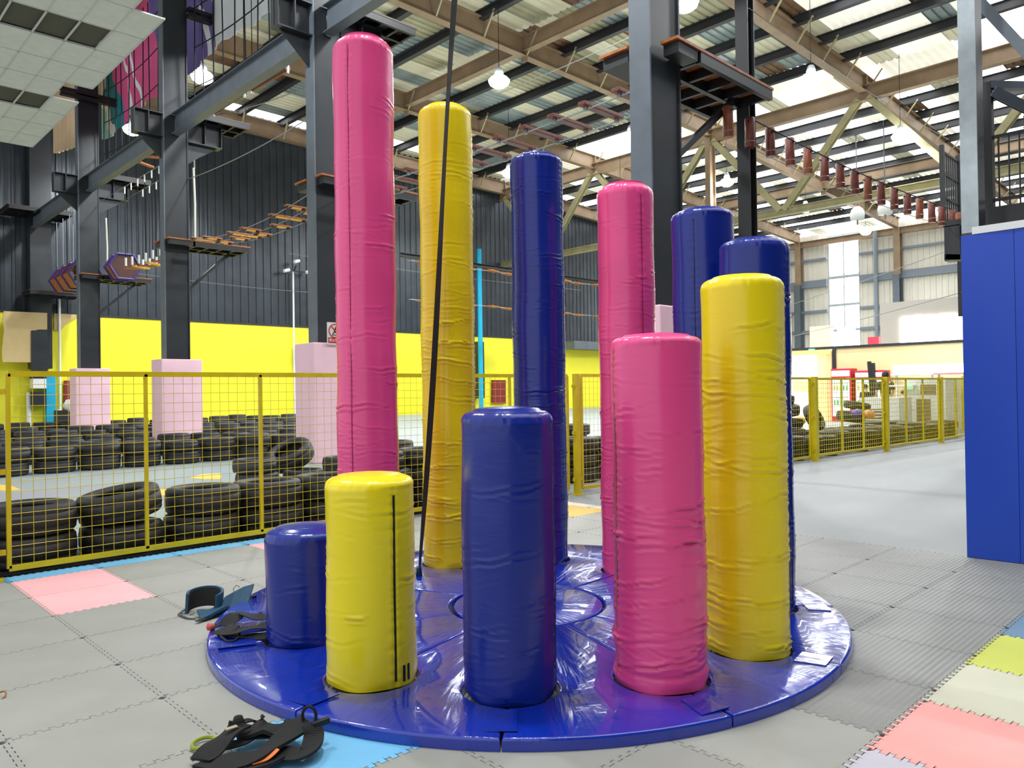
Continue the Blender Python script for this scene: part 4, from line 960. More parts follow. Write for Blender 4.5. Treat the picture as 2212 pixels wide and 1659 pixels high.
def trow(x0, x1, y, tiers, where, dy=.0, skip=(), step=.62, sc_=1.0):
    x = x0; i = 0
    while x < x1:
        if not any(a < x < b for a, b in skip):
            z = 0; i += 1
            for t_ in range(tiers):
                kk = random.randrange(3)
                z += tyre(x + random.uniform(-.01, .01), y + dy * (x - x0) + random.uniform(-.06, .06), z + .001, '%s-layer black tyre, %s from left, barrier %s' % (TIER[t_], ordw(i), where), 'tyre barrier ' + where, kk, (0, 0), sc_)
        x += max(step, .672) * sc_
random.seed(21)
trow(2.2, 10.3, 15.75, 2, 'behind the pale track floor', 0, (), .62, 1.12)
trow(3.0, 10.9, 18.1, 2, 'second row back', 0, (), .64, 1.1)
trow(3.6, 12.4, 20.4, 2, 'third row back', 0, ((7.2, 8.9),), .64, 1.1)
trow(4.1, 14.0, 23.0, 2, 'fourth row back', 0, (), .64, 1.12)
trow(4.6, 14.6, 26.0, 2, 'fifth row back', 0, (), .66, 1.12)
trow(5.4, 18.0, 30.9, 2, 'along the yellow wall foot', 0, (), .68, 1.15)
# behind the tall pillars and gate
trow(9.0, 12.6, 10.8, 3, 'between the tall pillars')
trow(7.9, 12.9, 7.5, 3, 'just behind the gate', -.02)
# right barrier along the right fence panels
trow(10.9, 21.8, 6.75, 2, 'along the right fence', -.035, (), .66)
trow(13.5, 21.6, 7.6, 2, 'second line at the right fence', -.03, (), .7)
for k, (x, y, z, tl) in enumerate(((15.9, 7.75, .48, (.05, .1)), (15.85, 7.8, .74, (.08, -.1)), (15.75, 7.85, 1.0, (.06, .12)), (16.55, 7.55, .62, (1.1, .2)), (18.6, 7.5, .5, (.08, .15)), (18.75, 7.4, .78, (.15, .1)))):
    tyre(x, y, z, 'tyre heaped on the right barrier, ' + ['base of the high heap', 'middle of the high heap', 'top of the high heap', 'leaning on the high heap', 'lower of the low heap', 'upper of the low heap'][k], 'tyre heaps behind the right fence', k, tl)

# ================================================================ harnesses on the floor
def strap_item(mb, pts, width, up=(0, 0, 1), th=.004, tilt=0):
    P = [Vector(p_) for p_ in pts]
    # smooth by Catmull-Rom
    Q = []
    for i in range(len(P) - 1):
        p0, p1, p2, p3 = P[max(i - 1, 0)], P[i], P[i + 1], P[min(i + 2, len(P) - 1)]
        for k in range(6):
            t_ = k / 6; Q.append(.5 * ((2 * p1) + (p2 - p0) * t_ + (2 * p0 - 5 * p1 + 4 * p2 - p3) * t_ ** 2 + (3 * p1 - p0 - 3 * p2 + p3) * t_ ** 3))
    Q.append(P[-1]); W = []
    for i, q in enumerate(Q):
        d = (Q[min(i + 1, len(Q) - 1)] - Q[max(i - 1, 0)]).normalized(); s_ = d.cross(Vector(up))
        if s_.length < .1: s_ = d.cross(Vector((1, 0, 0)))
        s_.normalize(); u_ = s_.cross(d)
        tl = tilt + .22 * math.sin(i * .35 + width * 90)
        W.append((s_ * math.cos(tl) + u_ * math.sin(tl)) * width)
    return mb.ribbon(Q, W, th)
def fp(x, y, z): return PZ(x, y, z)
# big black harness at the bottom
t = empty('climbing_harness', PZ(560, 1600, 0)); tag(t, 'large black climbing harness lying over the light blue mat at the bottom', 'harness')
base = .05
for nm, pts, wdt, th_ in (('leg_strap', [(519, 1563, .10), (512, 1572, .095), (482, 1598, .08), (455, 1622, .07), (432, 1642, .06)], .085, .009),
                      ('waist_strap', [(430, 1650, .05), (480, 1648, .055), (538, 1638, .06), (583, 1616, .065), (629, 1580, .08), (664, 1556, .10)], .09, .012),
                      ('back_pad', [(533, 1578, .06), (555, 1574, .075), (580, 1574, .075), (612, 1577, .07), (640, 1570, .07)], .11, .014),
                      ('leg_strap', [(674, 1566, .10), (678, 1590, .075), (668, 1620, .055), (645, 1630, .05), (606, 1629, .045), (572, 1650, .045), (500, 1664, .045)], .075, .01),
                      ('thin_strap', [(485, 1612, .04), (527, 1603, .05), (552, 1593, .055), (595, 1586, .06), (640, 1575, .06)], .045, .006),
                      ('thin_strap', [(520, 1566, .08), (532, 1557, .09), (548, 1556, .08), (556, 1564, .06)], .025, .005),
                      ('thin_strap', [(561, 1568, .06), (564, 1552, .09), (570, 1545, .10)], .02, .005)):
    mb = MB(); strap_item(mb, [fp(*p_) for p_ in pts], wdt, (0, 0, 1), th_); local(mb, t).build(nm, NYLON, t)
lp = PZ(515, 1560, .10); local(MB().lathe([(.001, -.03), (.02, -.02), (.024, 0), (.016, .022), (.001, .028)], 10, lp), t).build('webbing_knot', NYLON, t, True)
lp = PZ(500, 1578, .095); local(MB().box(lp.x - .022, lp.x + .022, lp.y - .01, lp.y + .01, lp.z + .008, lp.z + .012), t).build('worn_patch', mat('worn beige patch', srgb(170, 160, 130), .8), t)
lp = PZ(668, 1546, .12); local(MB().tube([(lp + side_v * (.026 * math.cos(q)) + Vector((0, 0, .035 * math.sin(q)))) for q in [2 * PI * k / 16 for k in range(16)]], .006, 6, closed=True), t).build('belay_loop', NYLON, t)
lp = PZ(440, 1605, .03); local(MB().tube([(lp + side_v * (.04 * math.cos(q)) + fwd_v * (.05 * math.sin(q))) for q in [2 * PI * k / 16 for k in range(16)]], .007, 6, closed=True), t).build('green_cord_loop', mat('olive green cord', srgb(140, 150, 30), .7), t)
mb = MB(); strap_item(mb, [fp(545, 1650, .055), fp(575, 1640, .06), fp(600, 1618, .075)], .018); local(mb, t).build('orange_tape', mat('orange tape', srgb(236, 120, 40), .6), t)
lp = PZ(685, 1563, .1); local(MB().box(lp.x - .02, lp.x + .05, lp.y - .012, lp.y + .012, lp.z - .012, lp.z + .01), t).build('buckle', BLACK, t, False, .003)
lp = PZ(420, 1637, .04); local(MB().box(lp.x - .012, lp.x + .012, lp.y - .012, lp.y + .012, lp.z - .006, lp.z + .006), t).build('buckle', CABLE, t)
# black harness left of the short blue pillar
t = empty('climbing_harness', PZ(520, 1350, .06)); tag(t, 'black harness with a red buckle on the disc beside the short dark blue pillar', 'harness')
for nm, pts, wdt in (('waist_strap', [(482, 1352, .09), (505, 1333, .12), (520, 1325, .13), (545, 1330, .12), (570, 1330, .12), (590, 1328, .1)], .10),
                     ('leg_strap', [(478, 1358, .09), (505, 1362, .1), (540, 1358, .1), (575, 1352, .1), (592, 1350, .1)], .11), ('thin_strap', [(455, 1358, .08), (470, 1350, .09), (490, 1348, .09)], .035),
                     ('lower_strap', [(480, 1365, .075), (510, 1375, .075), (545, 1374, .075), (575, 1376, .075), (590, 1378, .075)], .065)):
    mb = MB(); strap_item(mb, [fp(*p_) for p_ in pts], wdt); local(mb, t).build(nm, NYLON, t)
lp = PZ(497, 1372, .085); local(MB().tube([fp(474, 1362, .09), fp(478, 1376, .08), fp(490, 1386, .075), fp(505, 1386, .075), fp(516, 1376, .08), fp(518, 1364, .09)], .007, 6), t).build('rope_loop', NYLON, t, True)
lp = PZ(455, 1354, .085); local(MB().lathe([(.001, -.02), (.02, -.015), (.024, 0), (.02, .015), (.001, .02)], 10, lp), t).build('red_buckle', mat('worn red plastic', srgb(196, 84, 74), .5), t, True)
# teal belt harness
TEAL = mat('teal nylon padding', srgb(22, 72, 100), .65, 0, .2, 20)
t = empty('climbing_harness', PZ(470, 1315, .03)); tag(t, 'teal blue padded belt harness lying half on the grey mats left of the disc', 'harness')
cc = PZ(442, 1318, .03); ring = []
mb = MB(); Q = []; W = []
for k in range(19):
    q = math.radians(200 - k * 12.5 * 1.05)
    Q.append(cc + side_v * (.105 * math.cos(q)) + fwd_v * (.075 * math.sin(q)) + Vector((0, 0, .05 + .02 * math.sin(q)))); W.append(Vector((0, 0, 1)) * .12 + fwd_v * .02)
mb.ribbon(Q, W, .016); local(mb, t).build('padded_loop', TEAL, t, 'auto')
mb = MB(); mb.ribbon([cc + (q_ - cc) * .9 + Vector((0, 0, .004)) for q_ in Q], [w_ * .9 for w_ in W], .006); local(mb, t).build('loop_lining', NYLON, t, 'auto')
mb = MB(); strap_item(mb, [fp(430, 1330, .035), fp(455, 1322, .045), fp(480, 1312, .05)], .12, (0, 0, 1), .018); local(mb, t).build('leg_pad', TEAL, t)
mb = MB(); pts = [fp(478, 1312, .06), fp(500, 1300, .075), fp(520, 1290, .09), fp(542, 1284, .10)]; mb.ribbon(pts, [(Vector((0, 0, 1)) * .62 + fwd_v * .78) * .15] * 4, .016); local(mb, t).build('back_pad', TEAL, t)
lp = PZ(531, 1296, .075); local(MB().beam(lp - side_v * .016 - Vector((0, 0, .006)), lp + side_v * .016 + Vector((0, 0, .006)), .004, .01), t).build('yellow_tag', mat('yellow woven tag', srgb(214, 220, 40), .6), t)
mb = MB(); strap_item(mb, [fp(415, 1308, .05), fp(395, 1320, .03), fp(388, 1328, .02), fp(404, 1335, .02), fp(422, 1337, .02)], .022); local(mb, t).build('grey_strap', mat('dark grey webbing', srgb(74, 74, 76), .8), t)
local(MB().tube([fp(507, 1284, .08), fp(504, 1272, .1), fp(510, 1264, .12), fp(518, 1268, .11)], .002, 5), t).build('thin_cord', ROPE, t)
lp = PZ(548, 1290, .07); local(MB().box(lp.x - .014, lp.x + .014, lp.y - .01, lp.y + .01, lp.z - .012, lp.z + .012), t).build('buckle', BLACK, t)
mb = MB(); strap_item(mb, [fp(425, 1342, .03), fp(450, 1334, .03), fp(490, 1320, .035), fp(510, 1312, .045)], .03); local(mb, t).build('under_strap', NYLON, t)
# brown ring at the left edge
lp = PZ(2, 1503, .025); o = MB().tube([lp + side_v * (.02 * math.cos(q)) + (fwd_v * .6 + Vector((0, 0, .5))) * (.028 * math.sin(q)) for q in [2 * PI * k / 18 for k in range(18)]], .004, 6, closed=True).build('brown_ring', mat('brown rubber', srgb(160, 104, 50), .5), None, True)
tag(o, 'small brown ring lying on the grey mats at the left edge', 'ring')

# ================================================================ things on and before the far yellow wall
t = empty('camera_mast', (20.34, 37.75, 0)); tag(t, 'white pole with a cluster of three security cameras before the dark far wall', 'security cameras')
MB().cyl((0, 0, 0), (0, 0, 8.0), .05, 8).build('pole', WHITE, t)
for dx, dz, r_ in ((-.55, -.2, .4), (.05, .35, 0), (.75, -.15, -.3)):
    MB().beam((0, -.1, 8.0), (dx, -.25, 8.05 + dz * .6), .05, .05).build('arm', BLACK, t)
    MB().cyl((dx - .16, -.35, 8.1 + dz), (dx + .16, -.3, 8.2 + dz), .09, 10).build('camera_body', WHITE, t)
tag(MB().box(20.45, 20.85, 37.6, 37.86, 2.9, 3.9).build('wall_speaker', STEEL_L), 'small grey box fixed to the yellow wall below the camera mast', 'box')
KR = mat('crumpled brown paper', srgb(206, 180, 128), .8, 0, .2, .8, .6, 2)
def flatpoly(pxs, y, th, name, m, label, cat):
    P = [PY(x, yy, y) for x, yy in pxs]; n = len(P); V = [(q.x, y, q.z) for q in P] + [(q.x, y + th, q.z) for q in P]
    return tag(MB().add(V, [tuple(range(n)), tuple(range(2 * n - 1, n - 1, -1))] + [(k, n + k, n + (k + 1) % n, (k + 1) % n) for k in range(n)]).build(name, m), label, cat)
flatpoly([(8, 672), (102, 676), (102, 712), (80, 712), (76, 730), (80, 748), (77, 783), (6, 782), (4, 760), (9, 712), (5, 690)], 37.2, .06, 'paper_sheet', KR, 'crumpled brown paper sheet covering part of the yellow wall at far left', 'paper sheet')
flatpoly([(117, 677), (172, 680), (160, 688), (143, 700), (131, 714), (117, 714)], 37.8, .06, 'paper_sheet', KR, 'brown paper corner on the yellow wall right of the dark pier', 'paper sheet')
flatpoly([(68, 714), (103, 712), (103, 802), (68, 802)], 37.15, .1, 'dark_sheet', STEEL, 'dark grey sheet panel on the yellow wall below the brown paper', 'wall panel')
flatpoly([(100, 812), (120, 812), (121, 925), (101, 925)], 37.5, .3, 'blue_pillar_strip', mat('cyan paint', srgb(0, 166, 204), .6), 'cyan blue painted strip at the foot of the far wall', 'painted strip')
t = empty('wall_cabinet', PY(84, 846, 37.5)); tag(t, 'white and grey machine cabinet on the yellow wall left of the cyan strip', 'cabinet')
for nm, a_, m_ in (('upper_case', (70, 99, 818, 839), WHITE), ('lower_case', (70, 99, 846, 876), STEEL), ('top_cover', (69, 99, 802, 818), STEEL)):
    A_, B_ = PY(a_[0], a_[2], 37.4), PY(a_[1], a_[3], 37.4); local(MB().box(A_.x, B_.x, 37.3, 37.86, B_.z, A_.z), t).build(nm, m_, t)
flatpoly([(139, 822), (172, 822), (172, 920), (139, 920)], 37.7, .12, 'red_door', mat('dark red door', srgb(124, 26, 30), .5), 'dark red door in the yellow wall left of the farthest column padding', 'door')
flatpoly([(1064, 821), (1093, 821), (1093, 872), (1064, 872)], 37.7, .12, 'red_door', MATS['dark red door'], 'dark red door in the yellow wall right of the tall yellow pillar', 'door')
t = empty('white_motorcycle', PY(160, 880, 36)); tag(t, 'white machine with black parts standing before the dark red door', 'machine')
A_ = PY(163, 876, 36); local(MB().lathe([(.001, -.3), (.35, -.25), (.5, 0), (.35, .25), (.001, .3)], 14, A_), t).build('white_body', WHITE, t, True)
A_, B_ = PY(148, 886, 36), PY(160, 870, 36); local(MB().beam(A_, B_, .12, .12), t).build('handle_arm', BLACK, t); local(MB().box(A_.x - .5, A_.x + .1, 35.8, 36.2, 0, A_.z), t).build('black_base', BLACK, t)
t = empty('fire_extinguisher', PY(162, 912, 36.5)); tag(t, 'red fire extinguisher with orange label by the dark red door', 'fire extinguisher')
A_ = PY(162, 905, 36.5); MB().cyl((0, 0, 0), (0, 0, .75), .2, 12).build('bottle', mat('red enamel', srgb(190, 30, 36), .35), t); MB().cyl((0, 0, .1), (0, 0, .42), .205, 12).build('label_band', mat('orange label', srgb(230, 150, 50), .5), t); MB().cyl((0, 0, .75), (0, 0, .92), .07, 8).build('valve', BLACK, t)
for (xa, ya, yb, lab) in ((62, 848, 925, 'white vertical pipe on the yellow wall at far left'), (125, 885, 925, 'white bent pipe at the foot of the yellow wall'), (128, 640, 890, 'thin white conduit down the yellow wall right of the dark pier')):
    a_, b_ = PY(xa, ya, 37.7), PY(xa, yb, 37.7); tag(MB().cyl((a_.x, 37.7, max(0, b_.z)), (a_.x, 37.7, a_.z), .09 if xa != 128 else .05, 8).build('white_pipe', WHITE), lab, 'pipe')
for (c, ya, yb, lab) in ((2, 363, 519, 'white plastic conduit on the edge of the middle column'), (3, 471, 594, 'white plastic conduit on the edge of the farthest column')):
    yy = COLY[c] - .2; xa = 418 if c == 2 else 229; a_, b_ = PY(xa, ya, yy), PY(xa, yb, yy)
    tag(MB().tube([(a_.x, yy, a_.z), (a_.x + .03, yy, (a_.z + b_.z) / 2), (a_.x + .02, yy, max(5.66, b_.z))], .032, 8).build('white_conduit', mat('yellowed plastic', srgb(206, 204, 190), .5)), lab, 'conduit')
a_ = PY(1026, 540, 37.4); tag(MB().cyl((a_.x, 37.0, 0), (a_.x, 37.0, a_.z), .16, 10).build('cyan_pipe', MATS['cyan paint']), 'cyan vertical pipe on the far wall right of the tall yellow pillar', 'pipe')
a_, b_ = PY(1030, 738, 37.3), PY(1045, 860, 37.3); tag(MB().box(a_.x, b_.x, 37.2, 37.86, b_.z, a_.z).build('black_pier', STEEL), 'short black pier on the yellow wall right of the tall yellow pillar', 'pier')
a_, b_ = PY(1238, 736, 36.8), PY(1300, 756, 36.8); tag(MB().box(a_.x, 63, 36.7, 37.86, b_.z, a_.z).build('grey_canopy', STEEL_L), 'grey canopy box over the yellow wall between the tall blue and back pink pillars', 'canopy')
# yellow shelving seen through the gate
t = empty('shelf_rack', (16.5, 12.5, 0)); tag(t, 'yellow shelving rack with small goods seen through the fence gate', 'shelf')
for x in (16.2, 18.0, 19.8): MB().beam((x - 16.5, 0, 0), (x - 16.5, 0, 1.75), .05, .05).build('upright', YPAINT, t)
for z in (.5, .85, 1.2, 1.55): MB().box(-.35, 3.4, -.2, .2, z, z + .03).build('shelf_board', WOODY, t)
random.seed(9)
for k in range(18):
    z = [.53, .88, 1.23][k % 3]; x = 16.3 + (k // 3) * .58 + .1 * (k % 3); h_ = random.uniform(.12, .22)
    tag(MB().box(x, x + .14, 12.4, 12.55, z + .001, z + h_).build('small_box', [mat('red card', srgb(190, 40, 50), .5), WHITE, BLACK][k % 3]), 'small %s package on yellow rack, %s shelf, %s from left' % (['red', 'white', 'black'][k % 3], ['lower', 'middle', 'upper'][k % 3], ordw(k // 3 + 1)), 'package', 'packages on the yellow rack')
# warning sign on the second column
y = COLY[1] - .42
A_, B_ = PY(706, 698, y), PY(732, 745, y)
t = empty('warning_sign', (A_.x, y, B_.z)); tag(t, 'white no-climbing warning sign with red circle on the column behind the tallest pink pillar', 'sign')
wd_, ht_ = .34, A_.z - B_.z + .02
MB().box(0, wd_, -.01, .0, 0, ht_).build('sign_plate', mat('sign white', srgb(216, 216, 212), .5), t)
RED = mat('sign red', srgb(190, 40, 50), .5)
cx_, cz_ = wd_ / 2, ht_ * .63
MB().tube([(cx_ + .13 * math.cos(2 * PI * k / 28), -.014, cz_ + .13 * math.sin(2 * PI * k / 28)) for k in range(28)], .012, 6, closed=True).build('red_circle', RED, t)
MB().beam((cx_ - .09, -.018, cz_ + .09), (cx_ + .09, -.018, cz_ - .09), .02, .006, (0, 1, 0)).build('red_slash', RED, t)
fg = MB().lathe([(.001, -.02), (.018, 0), (.001, .02)], 8, (cx_ + .02, -.016, cz_ + .07)); fg.beam((cx_ + .015, -.014, cz_ + .05), (cx_ - .01, -.014, cz_ - .02), .03, .006, (0, 1, 0))
fg.beam((cx_ - .01, -.014, cz_ - .02), (cx_ + .04, -.014, cz_ - .05), .018, .006, (0, 1, 0)); fg.beam((cx_ - .01, -.014, cz_ - .02), (cx_ - .05, -.014, cz_ - .07), .018, .006, (0, 1, 0)); fg.beam((cx_, -.014, cz_ + .03), (cx_ + .06, -.014, cz_ + .03), .014, .006, (0, 1, 0))
fg.beam((cx_ - .07, -.014, cz_ - .085), (cx_ + .06, -.014, cz_ - .085), .012, .006, (0, 1, 0)); fg.build('black_figure', BLACK, t)
MB().box(.02, wd_ - .02, -.014, -.008, .03, .14).build('red_band', RED, t)
def text(body, loc, size, m, parent, name, rot=(PI / 2, 0, 0), font=None):
    c = bpy.data.curves.new(name, 'FONT'); c.body = body; c.size = size; c.extrude = .001; c.align_x = 'CENTER'; c.align_y = 'CENTER'
    o = bpy.data.objects.new(name, c); C.objects.link(o); o.location = loc; o.rotation_euler = rot; c.materials.append(m)
    bpy.context.view_layer.update(); me = bpy.data.meshes.new_from_object(o); C.objects.unlink(o); bpy.data.objects.remove(o)
    o = bpy.data.objects.new(name, me); C.objects.link(o); o.location = loc; o.rotation_euler = rot; o.parent = parent; return o
text('禁止攀爬', (wd_ / 2, -.016, .085), .068, WHITE, t, 'white_lettering')

# ================================================================ the snack corner at the right
PT = mat('cream partition board', srgb(232, 214, 160), .7)
S('wall_partition', MB().box(30, 30.15, 4.0, 12.58, 0, 2.82), PT, 'cream yellow partition wall behind the drink coolers', 'wall')
S('trim_9', MB().box(29.93, 30.2, 4.0, 14.6, 2.82, 2.92), STEEL, 'dark rail along the top of the cream partition', 'trim')
S('trim_10', MB().box(29.93, 30.1, 12.58, 12.72, 0, 2.82), STEEL, 'dark upright at the left end of the cream partition', 'trim')
t = empty('lit_shop', (30, 13.6, 0)); tag(t, 'brightly lit white, yellow and orange shop front left of the drink coolers', 'shop front')
def sb(nm, y0, y1, z0, z1, m_, x0=29.9, x1=30.0): return MB().box(x0 - 30, x1 - 30, y0 - 13.6, y1 - 13.6, z0, z1).build(nm, m_, t)
sb('lit_white_panel', 13.35, 15.4, 0, 2.7, mat('lit shop white', (1, .98, .93, 1), .5, emit=1.1)); sb('lit_yellow_panel', 12.95, 13.3, 0, 2.7, mat('lit shop yellow', (1, .80, .25, 1), .5, emit=.55))
sb('lit_orange_panel', 12.74, 12.93, 0, 2.75, mat('lit shop orange', (1, .40, .20, 1), .5, emit=.5)); sb('yellow_header', 12.74, 15.4, 2.62, 2.8, mat('lit shop amber', (1, .70, .15, 1), .5, emit=.6), 29.8, 29.9)
sb('yellow_poster', 13.5, 14.3, 1.15, 1.6, MATS['lit shop yellow'], 29.85, 29.9)
MB().box(-.15, -.02, -.2, .02, 2.75, 2.86).build('green_exit_light', mat('green exit sign', (.1, .9, .35, 1), .5, emit=1.0), t)
S('wall_box', MB().box(33, 33.3, 3, 12.0, 2.0, 4.75), mat('pale grey cladding', srgb(160, 156, 150), .7), 'pale grey clad upper wall with lit windows behind the partition', 'wall')
t = tag(MB().box(32.9, 33.0, 4, 11.25, 2.96, 3.0).build('window_2', WHITE), 'row of glowing windows above the cream partition', 'window', None, 'structure')
for k in range(6): 
    y1 = 11.2 - k * (.62 if k == 0 else .75) - (0 if k == 0 else -.13); MB().box(32.93, 32.98, y1 - .66, y1, 3.0, 4.1).build('window_pane', mat('warm lit pane', (1, .97, .88, 1), .5, emit=3.2), t)
tag(MB().box(29.94, 30.19, 11.9, 12.5, 2.921, 3.6).build('lit_white_box', GLOW), 'white glowing box standing on the partition rail at left', 'box')
tag(MB().box(29.94, 30.19, 10.95, 11.35, 2.921, 3.2).build('red_crate', mat('red crate', srgb(214, 60, 80), .5)), 'small red box standing on the partition rail', 'box')
tag(MB().box(29.94, 30.19, 12.75, 13.6, 2.921, 3.75).build('orange_lit_box', mat('orange lit box', (1, .5, .32, 1), .5, emit=.45)), 'orange and white glowing box above the shop front', 'box')
# drink coolers
RC = mat('cooler red', srgb(206, 34, 60), .4)
def cooler(y0, y1, h, lab, header):
    t = empty('drink_cooler', (29.3, (y0 + y1) / 2, 0)); tag(t, lab, 'drink cooler', 'red drink coolers')
    yc = (y0 + y1) / 2; w_ = (y1 - y0) / 2
    MB().box(0, .6, -w_, w_, 0, h).build('cabinet', RC, t)
    MB().box(-.03, 0, -w_ + .05, w_ - .05, .2, h - header).build('lit_door', mat('lit cooler door', (.85, .92, .95, 1), .3, emit=.45), t)
    MB().box(-.08, 0, -w_ + (.05), w_ - .05, h - header + .06, h - .08).build('lit_header', mat('lit header', (1, .8, .84, 1), .4, emit=.9), t)
    for z in [.35 + .28 * q for q in range(5)]: MB().box(-.05, -.03, -w_ + .07, w_ - .07, z, z + .02).build('shelf', RC if False else GALV, t)
    for q in range(10):
        yq = -w_ + .14 + (q % 5) * (2 * w_ - .28) / 4; zq = .65 + .56 * (q // 5) ; 
        MB().cyl((-.045, yq, zq), (-.045, yq, zq + .18), .03, 8).build('bottle', mat('green drink', srgb(90, 190, 120), .3) if q < 7 else mat('lime drink', srgb(210, 220, 60), .3), t)
cooler(11.75, 12.5, 2.02, 'tall red drink cooler with a glowing header at left, behind the fence', .35)
cooler(10.55, 11.6, 1.92, 'wide red drink cooler with a brightly lit door, right of the taller one', .3)
for k, (y0, lab) in enumerate(((10.95, 'longer black board leaning by the drink coolers'), (10.82, 'shorter black board leaning by the drink coolers'))):
    tag(MB().beam((29.2, y0 - .05, .0), (29.2, y0 + .08, 2.25 - .06 * k), .1, .12).build('black_board', BLACK), lab, 'board')
# game machines
WM = mat('white laminate', srgb(222, 224, 218), .5)
t = empty('claw_machine', (22, 8.05, 0)); tag(t, 'low white cabinet with a barred opening behind the fence, nearest of the machines', 'game machine')
MB().box(0, 1.0, -.5, .55, 0, 1.02).build('cabinet', WM, t); MB().box(-.02, 0, -.1, .42, .1, .7).build('dark_opening', mat('dim opening', srgb(120, 104, 84), .6), t)
for k in range(7): MB().box(-.035, -.02, -.1, .42, .14 + k * .085, .16 + k * .085).build('bar', WHITE, t)
t = empty('vending_machine', (23.4, 7.65, 0)); tag(t, 'tall white game machine with dark grille openings behind the fence', 'game machine')
MB().box(0, .9, -.85, .25, 0, 1.5).build('cabinet', WM, t)
for a_ in ((-.45, -.1, .25, .95), (-.6, -.2, 1.08, 1.36)): MB().box(-.02, 0, a_[0], a_[1], a_[2], a_[3]).build('dark_opening', MATS['dim opening'], t)
MB().box(-.03, -.0, .0, .2, 1.25, 1.4).build('screen', mat('small green lamp', (.3, .95, .5, 1), .5, emit=.5), t)
MB().box(-.3, .0, -.1, .6, 1.32, 1.36).build('tray', WHITE, t)
for k in range(2):
    y1 = 9.75 - 1.35 * k
    t = empty('lit_canopy', (28, y1 - .6, 1.75)); tag(t, 'long white glowing light box of the machine row, %s one' % ['left', 'right'][k], 'light box', 'white light boxes over the machines')
    MB().box(0, .5, -.6, .65, 0, .3).build('light_panel', GLOW, t); MB().box(-.15, .5, -.62, .67, -.06, -.001).build('underside', mat('pink edge', srgb(226, 150, 160), .5) if k else WM, t)
    for s in (-.55, .6): MB().box(.2, .26, s - .03, s + .03, -1.75, -.06).build('leg', WM, t)
t = empty('yellow_rack', (25, 6.6, 0)); tag(t, 'yellow perforated post rack with small items beside the blue padded board', 'rack')
MB().box(0, .1, -.12, .05, 0, 1.6).build('upright', YPAINT, t); MB().box(0, .1, .15, .25, 0, 1.6).build('upright', YPAINT, t)
for k in range(6): MB().box(.01, .08, .05, .15, .25 + k * .22, .29 + k * .22).build('rung', YPAINT, t)
tag(MB().box(24.6, 25.6, 6.95, 7.35, 0, 1.5).build('white_machine', WM), 'plain white machine side between the game machine and the yellow rack', 'game machine')
for k, (px_, py_, c_, lab) in enumerate(((1852, 893, srgb(80, 60, 160), 'small blue-purple helmet on the tyres by the coolers'), (1876, 895, srgb(232, 150, 90), 'small orange and red helmet on the tyres by the coolers'), (1727, 908, srgb(240, 180, 40), 'bright yellow-orange cloth lump on the tyres at the shop front'))):
    P_ = PX(px_, py_, 17.0)
    o = MB().lathe([(.001, -.10), (.10, -.09), (.135, -.03), (.13, .03), (.08, .08), (.001, .10)], 14, (P_.x, P_.y, P_.z)).build('helmet', mat('helmet %d' % k, c_, .35, 0, .5, 9), None, True); tag(o, lab, 'helmet' if k < 2 else 'cloth')
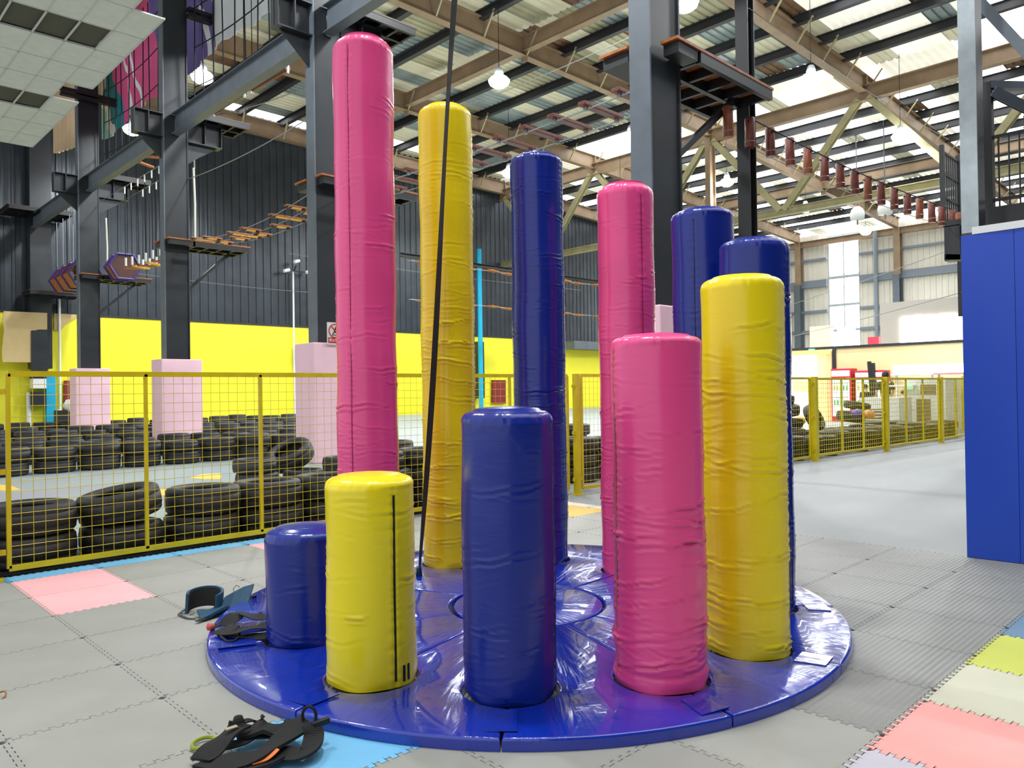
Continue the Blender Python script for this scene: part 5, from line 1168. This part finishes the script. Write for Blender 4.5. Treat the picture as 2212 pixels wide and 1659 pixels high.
# people
SK = mat('skin', srgb(214, 170, 140), .55); HAIR = mat('black hair', srgb(20, 18, 18), .6); CL = mat('black patterned shirt', srgb(40, 40, 42), .7, 0, .6, 14); CL2 = mat('pale shirt', srgb(190, 170, 140), .7)
def person(x, y, h, face, label, shirt=CL):
    t = empty('person', (x, y, 0), face); tag(t, label, 'person', None); s_ = h / 1.7
    def skin(name, V, E, Rr, m_):
        bm = bmesh.new(); ly = bm.verts.layers.skin.verify(); vs_ = []
        for v, r_ in zip(V, Rr):
            q = bm.verts.new(tuple(c_ * s_ for c_ in v)); q[ly].radius = (r_ * s_, r_ * s_ * .85); vs_.append(q)
        vs_[0][ly].use_root = True
        for a_, b_ in E: bm.edges.new((vs_[a_], vs_[b_]))
        me = bpy.data.meshes.new(name); bm.to_mesh(me); bm.free(); me.materials.append(m_)
        o = bpy.data.objects.new(name, me); C.objects.link(o); o.parent = t
        md = o.modifiers.new('skin', 'SKIN'); md.use_smooth_shade = True; sb_ = o.modifiers.new('sub', 'SUBSURF'); sb_.levels = 1; sb_.render_levels = 1; return o
    V = [(0, 0, .95), (0, 0, 1.15), (0, 0, 1.36), (0, 0, 1.45), (0, 0.01, 1.53), (0, 0.015, 1.62), (.1, 0, .88), (.1, .01, .5), (.1, -.02, .08), (.1, .1, .04), (-.1, 0, .88), (-.1, .01, .5), (-.1, -.02, .08), (-.1, .1, .04),
         (.17, 0, 1.36), (.24, .02, 1.12), (.2, .22, .98), (.19, .3, .97), (-.17, 0, 1.36), (-.24, .02, 1.12), (-.2, .22, .98), (-.19, .3, .97)]
    E = [(0, 1), (1, 2), (2, 3), (3, 4), (4, 5), (0, 6), (6, 7), (7, 8), (8, 9), (0, 10), (10, 11), (11, 12), (12, 13), (2, 14), (14, 15), (15, 16), (16, 17), (2, 18), (18, 19), (19, 20), (20, 21)]
    Rr = [.14, .13, .12, .055, .085, .075, .085, .06, .04, .035, .085, .06, .04, .035, .055, .042, .03, .035, .055, .042, .03, .035]
    skin('body', V, E, Rr, SK)
    skin('shirt', [(0, 0, .92), (0, 0, 1.15), (0, 0, 1.35), (0, 0, 1.42), (.18, 0, 1.36), (.24, .02, 1.14), (-.18, 0, 1.36), (-.24, .02, 1.14)], [(0, 1), (1, 2), (2, 3), (2, 4), (4, 5), (2, 6), (6, 7)], [.165, .16, .15, .07, .075, .065, .075, .065], shirt)
    skin('trousers', [(0, 0, .98), (.1, 0, .86), (.1, .01, .5), (.1, -.02, .1), (-.1, 0, .86), (-.1, .01, .5), (-.1, -.02, .1)], [(0, 1), (1, 2), (2, 3), (0, 4), (4, 5), (5, 6)], [.155, .105, .08, .06, .105, .08, .06], BLACK)
    hr = MB().lathe([(.001, .125), (.05, .115), (.09, .07), (.1, .0), (.094, -.04), (.07, -.05)], 14); hr.v = [(v[0] * s_, v[1] * s_ - .012, v[2] * s_ + 1.59 * s_) for v in hr.v]; hr.build('hair', HAIR, t, True)
    return t
fc = math.atan2(-8, -21) - PI / 2
q_ = PX(1912, 812, 24.5); person(q_.x, q_.y, 1.78, fc + PI + .3, 'person in a black patterned shirt standing behind the fence post, head above the rail')
q_ = PX(1870, 840, 25.0); person(q_.x, q_.y, 1.4, fc + .6, 'person in dark clothes bending behind the fence before the right cooler')
q_ = PX(1952, 840, 25.4); person(q_.x, q_.y, 1.2, fc + 1.2, 'child in a pale patterned top behind the fence, right of the standing person', CL2)
